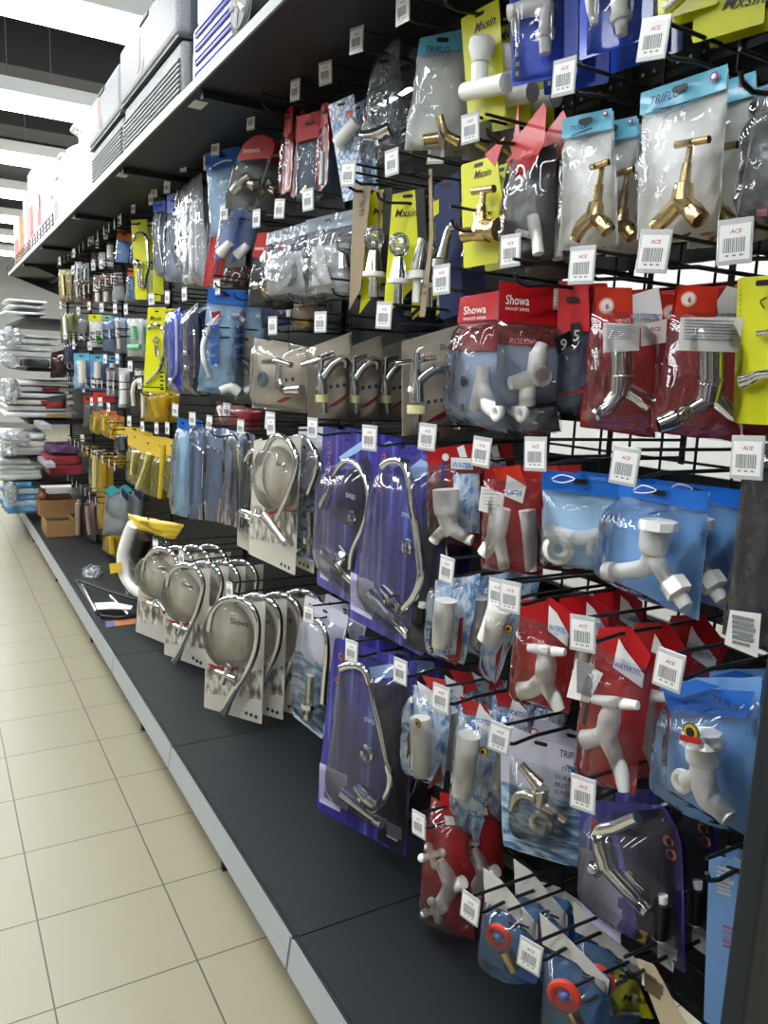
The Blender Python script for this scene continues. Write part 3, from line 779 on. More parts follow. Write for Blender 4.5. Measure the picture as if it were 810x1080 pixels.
# --- second row, nearest bay
p = Pack('valve_card', 'yellow card with brass stop valve', 'yellow card with brass gate valve and T handle', 'faucet pack', [(486, 174), (524, 163), (537, 275), (489, 283)])
p.card(yellow, .006); p.text('Mxsin', (500, 189), 8, black, shear=.3)
p.strokes('handle', brass, [([(499, 202), (521, 199)], [4, 4]), ([(510, 200), (508, 230)], [3.5, 3.5])], dy=-.022)
p.strokes('valve_body', brass, [([(508, 216), (508, 222), (507, 224), (507, 232), (507, 246)], [5, 6, 8, 8, 11]), ([(490, 248), (496, 247), (497, 247), (516, 245)], [8, 8, 7, 10]), ([(509, 243), (521, 242), (522, 242), (527, 242)], [11, 11, 12, 12])], sm=False)
p.done(1, (523, 117))
p = Pack('tap_bag', 'splayed red bag', 'dark clear bag whose red header flaps splay open', 'faucet pack', [(538, 168), (586, 150), (583, 272), (524, 278)], hang=(552, 146))
p.sheet('back_sheet', darkbag, dy=.002); p.sheet('front_film', clear, bulge=.035, wr=.006)
p.slab('header_flap', red, [(525, 166), (547, 147), (536, 179)], dy=-.03, th=.001); p.slab('header_flap', red, [(552, 111), (554, 148), (547, 150)], dy=-.012, th=.001)
p.slab('header', red, [(557, 144), (583, 111), (586, 118), (584, 152), (572, 176), (554, 192), (547, 152)], dy=-.02, th=.001)
p.strokes('tap', wplast, [([(562, 228), (564, 240), (566, 252), (568, 268)], [6, 7, 6, 6]), ([(546, 244), (560, 250)], [3, 5])]); p.text('Showa', (559, 168), 5, mat('pink_print', 'e08a8a'), dy=-.0222, shear=.8); p.done(1, notag=True)
for nm, q, tp, T, lab, lg, st in (
    ('left brass angle valve bag', [(595, 127), (646, 116), (651, 258), (589, 264)], (603, 85), (603, 140), 'milky bag with small brass angle valve, left of two alike', (641, 121),
     [[([(623, 177), (642, 171)], 3.5)], [([(635, 177), (632, 195)], 3), ([(632, 195), (630, 212), (629, 214), (627, 228)], [5, 5, 8, 10]), ([(627, 226), (614, 238), (613, 239), (606, 254)], [8, 8, 8, 6]), ([(627, 228), (636, 236), (637, 237), (642, 244)], [8, 8, 9, 8])]]),
    ('right brass angle valve bag', [(678, 100), (768, 70), (757, 242), (670, 254)], (697, 44), (688, 113), 'wide milky bag with large brass angle valve, right of two alike', (757, 82),
     [[([(713, 153), (748, 147)], 4)], [([(729, 152), (724, 178)], 3.5), ([(725, 172), (722, 192), (721, 194), (719, 212)], [5, 6, 10, 12]), ([(719, 211), (706, 225), (705, 226), (691, 240)], [10, 9, 9, 9]), ([(719, 212), (730, 222), (731, 223), (739, 232)], [10, 10, 11, 10])]])):
    p = Pack('valve_bag', nm, lab, 'faucet pack', q)
    p.bag(whitebag, clear, .14, teal, .04, .006)
    w_ = q[1][0]-q[0][0]
    p.text('TRIFLO', T, w_*.10, navy, dy=-.008, parent=p.hd, shear=.2); p.strokes('logo_line', navy, [([(T[0], T[1]+3), (T[0]+w_*.42, T[1]-5)], .6)], dy=-.009)
    d_ = p.disc('badge', mat('purple_badge', '9a4a86'), lg, w_*.055, dy=-.008)
    p.disc('badge_centre', white, lg, w_*.03, dy=-.009, parent=d_)
    p.strokes('handle', brass, st[0], dy=-.026); p.strokes('valve_body', brass, st[1], sm=False)
    p.done(2, tp, dx=.045)
p = Pack('tap_bag', 'grey crinkled bag at the right edge', 'dark grey crinkled clear bag at the right picture edge, below top', 'faucet pack', [(800, 100), (850, 84), (845, 228), (776, 232)])
p.bag(darkbag, crinkle, None, None, .04, .01); p.slab('red_print', mat('pink_print', 'e08a8a'), [(801, 222), (812, 221), (812, 228), (801, 229)], dy=-.006); p.done(1, notag=True)

# acrylic knob taps on yellow cards
p = Pack('card_back', 'brown card back', 'brown kraft card turned side-on left of the acrylic knob taps', 'faucet pack', [(373, 191), (391, 199), (380, 306), (368, 327)], yaw=8, x=.88)
p.slab('card', kraft, None); lines(p, 380, 212, 384, 230, 4, mat('brown_print', '5c4e3c')); p.done(1, notag=True)
for nm, q, c, tp, lab in (
    ('left acrylic knob tap', [(391, 203), (414, 197), (410, 288), (379, 331)], (395, 251), (372, 185), 'yellow card tap with large clear acrylic knob, left one'),
    ('middle acrylic knob tap', [(414, 205), (447, 198), (452, 288), (404, 334)], (421, 258), (417, 170), 'yellow and black card tap with faceted acrylic knob, middle one')):
    p = Pack('knob_tap_card', nm, lab, 'faucet pack', q, yaw=35)
    p.card(yellow, .003); u, v = c
    p.slab('black_stripe', black, [(q[1][0]-9, q[1][1]+2), (q[1][0], q[1][1]), (q[2][0], q[2][1]), (q[2][0]-9, q[2][1]+4)], dy=-.0012)
    p.text('Mxsin', (q[0][0]+2, q[0][1]+24), 8, black, shear=.3)
    p.strokes('cone', chrome, [([(u, v+14), (u-.5, v+36)], [6, 10])], dy=-.03); p.strokes('flange', wplast, [([(u-.5, v+36), (u-.7, v+41)], [12, 12])], dy=-.03)
    p.strokes('pipe', chrome, [([(u-.8, v+41), (u-1, v+63)], [5.5, 5.5])], dy=-.03); p.ball('knob', acryl, (u, v), 12, dy=-.035, facet=True, zs=1.05); p.ball('knob_core', chrome, (u, v+6), 4, dy=-.03); p.done(1, tp)
p = Pack('knob_tap_card', 'lever topped tap', 'tap with slanted chrome lever on black and yellow card', 'faucet pack', [(436, 215), (452, 208), (450, 320), (434, 335)], yaw=30, x=.95)
p.card(black, .003); p.slab('yellow_print', yellow, [(436, 285), (450, 282), (449, 318), (434, 330)], dy=-.0012)
p.strokes('lever', chrome, [([(446, 252), (440, 284)], [5, 8])], dy=-.03); p.strokes('flange', wplast, [([(440, 286), (440, 294)], [10, 10])], dy=-.03); p.strokes('pipe', wplast, [([(440, 294), (439, 319)], [4.5, 4.5])], dy=-.03); p.done(1, notag=True)
p = Pack('card_back', 'thin brown card edge', 'thin brown card edge hanging in front of the lever tap', 'faucet pack', [(451, 178), (455, 178), (450, 330), (443, 335)], yaw=3, x=.88)
p.slab('card', kraft, [(452, 178), (455, 178), (457, 250), (448, 334), (442, 334), (453, 250)], th=.002); lines(p, 447, 300, 450, 315, 2, mat('brown_print', '5c4e3c')); p.done(0, notag=True)
p = Pack('lever_tap_card', 'navy card lever tap', 'navy card tap with chrome lever left of the brass valve card', 'faucet pack', [(457, 196), (484, 180), (488, 330), (464, 338)], yaw=25, x=.95)
p.card(navy, .01); p.strokes('lever', chrome, [([(478, 238), (473, 244), (466, 272)], [5, 4, 6])], dy=-.03); p.strokes('flange', satin, [([(466, 274), (465, 282)], [10, 10])], dy=-.03)
p.ball('knob', chrome, (478, 239), 5, dy=-.03); p.slab('yellow_print', yellow, [(455, 214), (463, 210), (463, 225), (456, 230)], dy=-.0012); p.done(1, (471, 143))
# clear bags of silver goods
p = Pack('fitting_blister', 'red topped blister of brass fittings', 'clear blister with red top and brass fittings, left of silver bags', 'faucet pack', [(273, 246), (284, 247), (289, 325), (260, 325)], yaw=45)
p.slab('card', dgrey, [(270, 272), (285, 272), (288, 324), (261, 324)]); p.slab('red_top', red, [(272, 246), (284, 245), (281, 273), (266, 271)], dy=-.001); p.text('SHOWA', (269, 264), 3, white, dy=-.003)
p.dome(.04, (.02, .35, .98, .99)); p.ball('fitting', satin, (271, 302), 7); p.ball('fitting', brass, (281, 308), 7); p.done(1, (279, 230))
for nm, q, tp, lab, k in (('left silver crumpled bag', [(283, 247), (324, 235), (325, 312), (276, 318)], (299, 220), 'crumpled clear bag with grey round fitting, left of silver pair', 0),
                          ('right silver crumpled bag', [(324, 233), (373, 222), (370, 315), (326, 312)], (327, 212), 'crumpled clear bag with acrylic knob, right of silver pair', 1)):
    p = Pack('fitting_bag', nm, lab, 'faucet pack', q)
    p.bag(greyfilm, crinkle, .16, film('pale_header_film', 'dfe8f2', .35, 'c8d4e2'), .045, .012)
    p.sheet('wrapped_lining', silver, bulge=.02, wr=.012, sub=(.08, .35, .92, .93))
    if k: p.ball('knob', acryl, (363, 256), 10, facet=True); p.strokes('stem', chrome, [([(363, 266), (364, 284)], [5, 7])]); p.slab('paper_cone', white, [(345, 250), (358, 300), (336, 303)], dy=-.025)
    else: p.disc('round_fitting', silver, (312, 290), 12, dy=-.03, th=.015)
    p.done(2, tp)

# --- third row
p = Pack('tap_bag', 'small red headed bag with white valve', 'small bag with red header holding a white Y shaped valve', 'faucet pack', [(487, 314), (530, 306), (534, 457), (473, 444)])
p.sheet('back_sheet', bgrey, dy=.002, ragged=.003); hd = p.sheet('header', red, dy=-.003, sub=(-.02, 0, 1.02, .2), nx=8, nz=6)
p.sheet('printed_band', mat('dark_red_print', '7c1216', .4), dy=-.002, sub=(0, .2, 1, .42)); p.sheet('front_film', clear, bulge=.05, wr=.008, sub=(0, .2, 1, 1), nx=16, nz=20)
p.text('Showa', (492, 332), 8.5, white, dy=-.008, parent=hd, fit=(516, 332)); p.text('FAUCET SERIES', (492, 338), 2.6, white, dy=-.008, parent=hd, fit=(516, 338))
p.strokes('valve_body', wplast, [([(510, 386), (509, 396), (508, 408)], [8, 7, 8]), ([(508, 404), (506, 412), (500, 432)], [8, 8, 6]), ([(508, 406), (515, 428), (526, 436)], [8, 9, 8])], sm=False)
p.ring('cap', wplast, (524, 435), 6, 3.5, dy=-.03); p.disc('badge', black, (490, 402), 6, sx=.8, dy=-.004); p.disc('badge', mat('maroon', '4a1216'), (489, 430), 5, sx=.7, dy=-.004)
p.done(2, (472, 297))
p = Pack('tap_bag', 'large red headed bag with white valve', 'large bag with red header and white price sticker, white valve inside', 'faucet pack', [(527, 297), (597, 304), (589, 428), (523, 428)])
p.sheet('back_sheet', bgrey, dy=.002, ragged=.003); hd = p.sheet('header', red, dy=-.003, sub=(-.01, 0, 1.01, .32), nx=10, nz=8)
p.sheet('front_film', clear, bulge=.06, wr=.008, sub=(0, .3, 1, 1), nx=16, nz=20)
p.sheet('printed_band', mat('dark_red_print', '7c1216', .4), dy=-.001, sub=(0, .3, 1, .5)); p.text('ROSTAR', (536, 362), 6, mat('pink_print', 'e08a8a'), shear=.2)
p.text('Showa', (531, 321), 10, white, dy=-.008, parent=hd, fit=(556, 322)); p.text('FAUCET SERIES', (531, 327), 3, white, dy=-.008, parent=hd, fit=(556, 328))
p.slab('price_sticker', paper, [(582, 305), (595, 304), (594, 327), (581, 327)], dy=-.009, parent=hd); lines(p, 584, 312, 593, 322, 3, barm, dy=-.0098)
p.strokes('valve_body', wplast, [([(568, 372), (566, 388), (562, 404)], [10, 10, 9]), ([(538, 404), (556, 401), (574, 397)], [7, 10, 9]), ([(557, 404), (556, 416), (556, 428)], [8, 9, 9]), ([(568, 374), (572, 362)], [9, 6])], sm=False)
p.ring('cap', wplast, (572, 397), 7, 4, dy=-.045); b_ = p.slab('badge', black, [(568, 358), (584, 350), (587, 362), (572, 375)], dy=-.06); p.text('9', (573, 370), 12, lgrey, dy=-.0615, parent=b_); p.done(1, (545, 265))
p = Pack('tap_bag', 'slate bag with red header', 'slate bag with red header and dark badge behind the white valve bag', 'faucet pack', [(590, 298), (621, 297), (624, 433), (586, 437)], x=.97)
p.bag(slate, clear, .38, red, .025, .004); b_ = p.slab('badge', black, [(604, 342), (614, 340), (615, 364), (603, 368)], dy=-.01); p.text('5', (606, 360), 12, lgrey, dy=-.0115, parent=b_)
p.slab('red_stripe', red, [(594, 415), (620, 411), (620, 414), (594, 418)], dy=-.022); p.done(1, notag=True)
p = Pack('film_bag', 'torn dark film', 'torn dark clear film bag dangling under the large white valve bag', 'bag', [(560, 428), (590, 424), (592, 455), (548, 458)], x=.95)
p.sheet('film', darkbag, bulge=.02, wr=.01, ragged=.008); p.sheet('outer_film', crinkle, bulge=.03, dy=-.003, wr=.01); p.done(0, hook=False)
for nm, q, lab, tp, hq, wq, pq, sq, st, bd in (
    ('left chrome tap bag', [(627, 303), (697, 305), (692, 463), (612, 450)], 'red bag with chrome double outlet tap, narrower left one', (620, 282),
     [(627, 303), (666, 304), (667, 342), (629, 342)], [(664, 312), (694, 303), (698, 330), (697, 346), (666, 346)], [(630, 343), (667, 345), (666, 371), (630, 373)], [(668, 346), (694, 339), (693, 363), (668, 367)],
     [([(655, 368), (655, 392), (655, 397)], [12, 12, 13]), ([(655, 397), (653, 417)], [13, 11]), ([(653, 413), (643, 428), (632, 435), (626, 438)], [10, 10, 9, 8]), ([(655, 408), (667, 414), (677, 421), (685, 428)], [10, 9, 9, 8])], (639, 323)),
    ('right chrome tap bag', [(713, 302), (778, 304), (784, 468), (687, 455)], 'red bag with chrome double outlet tap, wider right one', (698, 268),
     [(715, 301), (757, 303), (752, 342), (710, 337)], [(755, 318), (766, 302), (778, 305), (778, 345), (757, 340)], [(707, 338), (770, 338), (765, 373), (704, 371)], None,
     [([(750, 370), (750, 400), (749, 407)], [14, 14, 15]), ([(749, 407), (746, 424)], [15, 13]), ([(745, 422), (728, 432), (708, 443), (694, 448)], [12, 10, 10, 9]), ([(750, 416), (763, 428), (776, 440)], [10, 9, 8])], (725, 316))):
    p = Pack('tap_bag', nm, lab, 'faucet pack', q)
    p.sheet('back_sheet', redbag, dy=.002, ragged=.003); p.sheet('front_film', clear, bulge=.07, dy=-.003, wr=.007, sub=(0, .16, 1, 1), nx=16, nz=22)
    hd = p.slab('header', orange, hq, dy=-.006); p.disc('badge', mat('peach_badge', 'f0b8a0'), bd, 8, dy=-.0075, parent=hd); p.disc('badge_ring', white, bd, 6, dy=-.0083, parent=hd); p.text('6', (bd[0]-2, bd[1]+3.5), 6, red, dy=-.0095, parent=hd)
    h2 = p.slab('white_header', white, wq, dy=-.004); p.text('WATERTEC', (wq[0][0]-2 if wq[0][0] < 700 else 758, 337), 6.5, blue, dy=-.006, parent=h2, fit=(wq[3][0]-1, 336), shear=.2)
    n_ = p.slab('instruction_paper', paper, pq, dy=-.055); lines(p, pq[0][0]+3, pq[0][1]+3, pq[1][0]-3, pq[2][1]-10, 7, barm, dy=-.0562, h=.25, parent=n_)
    if sq: k_ = p.slab('price_sticker', white, sq, dy=-.055); lines(p, sq[0][0]+4, sq[0][1]+8, sq[1][0]-3, sq[2][1]-4, 3, barm, dy=-.0562, parent=k_); p.text('ACE', (sq[0][0]+9, sq[0][1]+5), 4, red, dy=-.0565, parent=k_)
    p.strokes('tap', chrome, st, dy=-.035, seg=18); p.strokes('collar', chrome, [([(st[0][0][1][0]-.2, st[0][0][1][1]), (st[0][0][1][0]-.2, st[0][0][1][1]+3)], st[0][1][0]+1.5)], dy=-.035, seg=18); p.done(1, tp, dx=.05)
p = Pack('fitting_card', 'yellow card with chrome elbow', 'yellow rounded card with chrome elbow at the right picture edge', 'faucet pack', [(778, 293), (838, 288), (836, 450), (773, 446)], hang=(805, 300))
p.card(yellow, .006); p.strokes('elbow', chrome, [([(782, 403), (792, 400), (800, 396), (816, 394)], [8, 7, 6, 6])]); p.strokes('pin', chrome, [([(799, 352), (816, 350)], [3.5, 3.5])]); p.strokes('hook_print', black, [([(806, 325), (802, 318), (808, 314)], .8)], dy=-.002)
lines(p, 780, 300, 783, 440, 26, mat('olive_print', '8c8e12'), h=.1); p.done(1, (782, 258))
def showa_tap(nm, lab, q, hnd, spout, body, nut, pipe, txt, sw, n, tp, x=.92, disc=None, knob=None):
    p = Pack('lever_tap_card', nm, lab, 'faucet pack', q, x=x, group='grey blister cards with chrome lever taps')
    p.slab('card', beige, None); p.sheet('blister', blister, bulge=.05, dy=-.002, wr=.001, nx=14, nz=14)
    p.strokes('handle', chrome, hnd, dy=-.04); p.strokes('spout', chrome, [spout], dy=-.03); p.strokes('valve_body', chrome, body, dy=-.03, sm=False)
    if nut: p.strokes('nut', mat('pale_yellow_nut', 'd8d29a', .4), [nut], dy=-.03); p.strokes('pipe', chrome, [pipe], dy=-.03)
    if txt: p.text('Showa', txt, 6.5, black)
    if sw: swoosh(p, sw); 
    if sw: [p.disc('picture_dot', dgrey, (sw[0][0]+4+k*7, sw[0][1]-22-k), 2.2, dy=-.0012) for k in range(3)]
    if disc: p.ring('washer', mat('blue_grey_washer', '6f8ea3', .4), disc, 6, 3, dy=-.02)
    p.done(n, tp, dx=.045); return p
showa_tap('right lever tap card', 'grey blister card with chrome lever tap, nearest the red bags', [(424, 360), (486, 342), (487, 452), (424, 460)],
          [([(417, 383), (438, 381), (460, 377)], [2.5, 4, 2.5]), ([(438, 372), (438, 390)], [5, 5])], ([(436, 415), (441, 403), (452, 392), (464, 388), (474, 389), (474, 397)], [7, 7, 7, 7, 7, 7]),
          [([(438, 386), (438, 398), (439, 404), (440, 424)], [5, 6, 8, 8])], ([(440, 427), (440, 436)], [11, 11]), ([(440, 436), (441, 451)], [4.5, 4.5]), (463, 369),
          [(448, 446), (462, 437), (482, 428), (478, 434), (464, 443)], 1, (410, 334))
showa_tap('middle lever tap card', 'front grey blister card with lever tap, middle of three hooks', [(322, 368), (371, 350), (371, 440), (325, 448)],
          [([(317, 385), (335, 380), (353, 374)], [2.5, 4, 3]), ([(338, 375), (338, 390)], [4, 4])], ([(337, 412), (341, 398), (349, 386), (358, 380), (363, 381), (363, 388)], [6, 6, 6, 6, 6, 6]),
          [([(338, 386), (338, 396), (339, 401), (339, 416)], [4, 5, 7, 7])], ([(340, 416), (340, 424)], [8, 8]), ([(341, 424), (342, 436)], [4, 4]), None,
          [(345, 430), (353, 424), (366, 415), (364, 421), (354, 428)], 2, (365, 339))
showa_tap('left lever tap card', 'grey blister card with blue washer and lever tap, leftmost hook', [(268, 356), (323, 367), (322, 436), (266, 430)],
          [([(277, 382), (292, 381), (307, 385)], [2.5, 4, 3])], ([(296, 402), (300, 411), (309, 411), (318, 411)], [5, 5, 5, 5]), [([(295, 384), (295, 402), (295, 410)], [4, 5, 5])], None, None, (304, 370),
          [(291, 424), (300, 419), (310, 419), (304, 422), (297, 425)], 1, (331, 341), disc=(277, 400))

# --- fourth row, nearest bay: bags of white plastic taps
def ears(p, quad, txt=None, name='white_header', ma=None, tp=None, h=6, fit=None):
    o = p.slab(name, ma or white, quad, dy=-.012)
    if txt: p.text(txt, tp, h, blue, dy=-.0135, parent=o, fit=fit, shear=.2)
    return o
yb = mat('badge_gold', 'c9a227', .4)
def gold_badge(p, c, R, dy=-.045):
    d = p.disc('badge', black, c, R, dy=dy); p.disc('badge_ring', yb, c, R*.82, dy=dy-.0009, parent=d); p.disc('badge_centre', black, c, R*.4, dy=dy-.0018, parent=d)
p = Pack('tap_bag', 'white cylinder tap bag', 'short red and white bag with white cylinder tap beside purple card', 'faucet pack', [(451, 474), (507, 467), (508, 579), (452, 571)])
p.sheet('back_sheet', redbag, dy=.002, ragged=.003); p.sheet('printed_patch', bluespl, dy=-.003, sub=(.5, .28, .98, .85)); p.sheet('header', red, dy=-.003, sub=(0, 0, 1, .17), nz=4)
ears(p, [(478, 483), (500, 484), (501, 495), (478, 494)], 'WATER', (480, 492), 6, None) if 0 else ears(p, [(478, 482), (500, 483), (501, 495), (478, 494)], 'WATER', tp=(479, 492), fit=(500, 492))
p.slab('header_ear', white, [(483, 472), (490, 469), (494, 482), (486, 482)], dy=-.006)
p.strokes('tap', wplast, [([(470, 516), (471, 534), (471.5, 542)], [14, 14, 13]), ([(471, 542), (474, 555), (478, 562)], [11, 9, 9]), ([(475, 556), (464, 563), (457, 571)], [8, 6, 6]), ([(477, 558), (489, 566), (498, 570)], [8, 6, 6])])
p.sheet('front_film', clear, bulge=.06, dy=-.003, wr=.007, sub=(0, .16, 1, 1), nx=16, nz=20); p.disc('badge', white, (471, 482), 4, dy=-.006); p.done(1, (457, 462))
p = Pack('tap_bag', 'white tap bag with orange header', 'red bag with orange header and white tap left of blue bags', 'faucet pack', [(511, 492), (574, 490), (572, 608), (507, 600)])
p.sheet('back_sheet', redbag, dy=.002, ragged=.003); p.slab('header', orange, [(520, 494), (548, 490), (556, 512), (524, 505)], dy=-.006)
ears(p, [(536, 500), (556, 512), (552, 530), (533, 522)], 'WATER', tp=(534, 521), fit=(551, 526)); n_ = p.slab('instruction_paper', paper, [(512, 510), (536, 518), (533, 541), (509, 535)], dy=-.04); lines(p, 514, 514, 533, 536, 6, barm, dy=-.041, h=.25, parent=n_)
p.strokes('tap', wplast, [([(528, 536), (525, 555), (523, 566)], [11, 11, 10]), ([(523, 566), (516, 576), (509, 585)], [9, 8, 7]), ([(524, 566), (529, 582), (532, 600)], [9, 7, 6])])
p.strokes('second_tap', wplast, [([(556, 538), (559, 570), (560, 602)], [9, 8, 6])], dy=-.02)
p.sheet('front_film', clear, bulge=.055, dy=-.003, wr=.008, sub=(0, .12, 1, 1), nx=16, nz=20); p.done(1, (512, 478))
p = Pack('tap_bag', 'blue bag with white ring lever', 'short pale blue bag with blue header and white ring lever tap', 'faucet pack', [(573, 496), (656, 505), (645, 604), (570, 594)])
p.bag(skyb, clear, .2, blue, .05, .006); p.strokes('logo_line', white, [([(582, 505), (592, 501), (606, 505), (594, 509), (583, 507)], .7)], dy=-.01, parent=p.hd); p.text('comet', (622, 505), 5, mat('mid_blue_print', '5a9ae0'), dy=-.009, parent=p.hd)
p.strokes('tap', wplast, [([(577, 558), (592, 564), (612, 568), (630, 566), (640, 564)], [9, 8, 8, 9, 10]), ([(628, 568), (627, 584)], [10, 9])]); p.ring('ring_lever', wplast, (589, 579), 11, 6, dy=-.03); p.done(1, (572, 480))
p = Pack('tap_bag', 'large blue bag with white tap', 'large blue bag with white angle tap, right of the ring lever bag', 'faucet pack', [(656, 508), (748, 520), (735, 654), (632, 606)])
p.bag(lblue, clear, .14, blue, .07, .008); p.strokes('logo_line', white, [([(668, 517), (678, 512), (692, 517), (680, 520), (669, 519)], .7)], dy=-.01, parent=p.hd)
p.strokes('tap', wplast, [([(692, 558), (690, 577), (689, 583)], [16, 16, 14]), ([(688, 584), (682, 597), (668, 601), (645, 603)], [10, 10, 9, 9]), ([(690, 588), (700, 604), (712, 622), (724, 640)], [9, 9, 9, 7])], seg=16)
p.strokes('cap', wplast, [([(695, 549), (694, 558)], [19, 20])], dy=-.042, seg=8); p.strokes('end_nut', wplast, [([(708, 613), (717, 626)], [14, 14])], dy=-.033, seg=6); p.strokes('inlet_ring', wplast, [([(640, 603), (648, 603)], [11, 11])], dy=-.033); p.done(1, (668, 493), dx=.06)
p = Pack('tap_bag', 'clear bag with white label', 'clear grey bag with white printed label at the right edge', 'faucet pack', [(787, 470), (850, 462), (842, 702), (760, 668)], yaw=20)
p.bag(darkbag, crinkle, None, None, .03, .008); n_ = p.slab('label', paper, [(780, 637), (812, 641), (808, 686), (774, 672)], dy=-.04); lines(p, 782, 645, 807, 676, 6, barm, dy=-.041, h=.2, parent=n_); p.done(0, (788, 512))

# --- cards with tall gooseneck taps
def swan_badges(p, pts, r=3.6):
    for q in pts:
        d = p.disc('badge', mat('badge_orange', 'b86a50'), q, r, dy=-.0012); p.disc('badge_centre', mat('badge_dark', '4a2a4a'), q, r*.6, dy=-.002, parent=d)
def purple_card(short, lab, q, x, dark, dome_q, neck, nr, body, br, handle, hr, disc, dR, patch, badges, txt, tp, n, extra=None):
    p = Pack('gooseneck_tap_card', short, lab, 'faucet pack', q, x=x)
    p.card(purple, .012); p.slab('dark_panel', purpled, dark, dy=-.0008, th=.0007)
    p.sheet('blister', blister, quad=dome_q, bulge=.06, dy=-.002, wr=.001)
    p.slab('splash_print', mat('splash_blue', '9dbde8', .4), patch, dy=-.0014, th=.0006); swan_badges(p, badges)
    p.strokes('gooseneck', chrome, [(neck, nr)], dy=-.035); p.strokes('tap_body', chrome, body, dy=-.028, sm=False); p.strokes('handle', chrome, handle, dy=-.04, sm=False)
    p.ring('flange', chrome, disc, dR*.7, dR*.32, dy=-.02); p.text(txt[0], txt[1], txt[2], mat('lilac_print', 'c9c6ea'))
    l = p.l; a = p.q[3]; b = p.q[0]
    lines(p, a[0]+4, a[1]-(a[1]-b[1])*.2, a[0]+(q[2][0]-a[0])*.38, a[1]-3, 7, mat('lilac_print', 'c9c6ea'), h=.2)
    if extra: extra(p)
    p.done(n, tp, dx=.07)
purple_card('left purple gooseneck card', 'upper left purple card with ribbed chrome gooseneck spray tap', [(341, 449), (397, 462), (378, 641), (334, 616)], .93,
            [(381, 485), (388, 480), (392, 492), (381, 634), (368, 632), (376, 560), (352, 545), (356, 510)], [(344, 490), (394, 492), (380, 636), (338, 600)],
            [(369, 600), (372, 580), (383, 556), (389, 530), (386, 507), (377, 491), (366, 486), (357, 493), (351, 505), (347, 518)], [2.6, 2.6, 3, 3, 3, 3, 3, 3, 3, 4],
            [([(347, 518), (343, 528), (341, 534)], [5, 7, 6]), ([(343, 584), (358, 599), (376, 616)], [7, 6, 5])], None, [([(358, 578), (364, 590)], [4, 7]), ([(352, 588), (362, 598)], [6, 6])], None, (371, 546), 8,
            [(358, 482), (372, 472), (384, 464), (390, 468), (376, 478), (360, 486)], [(347, 469), (347, 480), (347, 491)], ('swan', (365, 524), 8), (334, 453), 1)
purple_card('centre purple gooseneck card', 'large purple card with bent chrome swan neck tap, upper right one', [(397, 466), (471, 487), (446, 693), (366, 650)], .90,
            [(446, 530), (470, 500), (470, 590), (447, 690), (428, 680), (444, 610)], [(402, 485), (468, 496), (446, 688), (380, 640)],
            [(404, 492), (411, 487), (423, 487), (431, 501), (434, 530), (438, 552), (442, 583), (444, 608), (437, 629), (421, 646)], [4.5]*10,
            [([(392, 626), (412, 648), (430, 669)], [8, 7, 6])], None, [([(404, 622), (414, 634)], [7, 10]), ([(414, 634), (420, 642)], [7, 6])], None, (430, 578), 10,
            [(430, 496), (444, 484), (452, 488), (450, 500), (434, 506)], [(405, 482), (402, 507), (401, 515)], ('swan', (424, 544), 8), (395, 463), 1,
            lambda p: (p.strokes('cartridge', black, [([(445, 640), (443, 655)], [6, 7])], dy=-.02), p.strokes('cartridge_cap', white, [([(446, 636), (445, 641)], [4.5, 4.5])], dy=-.02)))
purple_card('lower purple gooseneck card', 'lower purple card with bent chrome gooseneck tap above the deck', [(353, 672), (440, 699), (428, 904), (333, 853)], .88,
            [(398, 722), (428, 722), (436, 760), (430, 880), (424, 902), (398, 884), (408, 830), (404, 780), (390, 720)], [(360, 690), (437, 706), (426, 890), (342, 840)],
            [(360, 705), (368, 702), (380, 703), (388, 712), (393, 735), (400, 765), (407, 800), (412, 820), (408, 838), (393, 854)], [4.5]*10,
            [([(362, 836), (382, 852), (404, 868)], [8, 7, 7])], None, [([(376, 830), (386, 842)], [7, 10]), ([(386, 842), (396, 850)], [7, 6])], None, (387, 795), 10,
            [(383, 705), (412, 700), (430, 702), (432, 712), (400, 716), (386, 712)], [(360, 692), (360, 704), (356, 717)], ('swan', (384, 760), 8), (377, 687), 1,
            lambda p: lines(p, 408, 872, 424, 885, 4, mat('lilac_print', 'c9c6ea')))

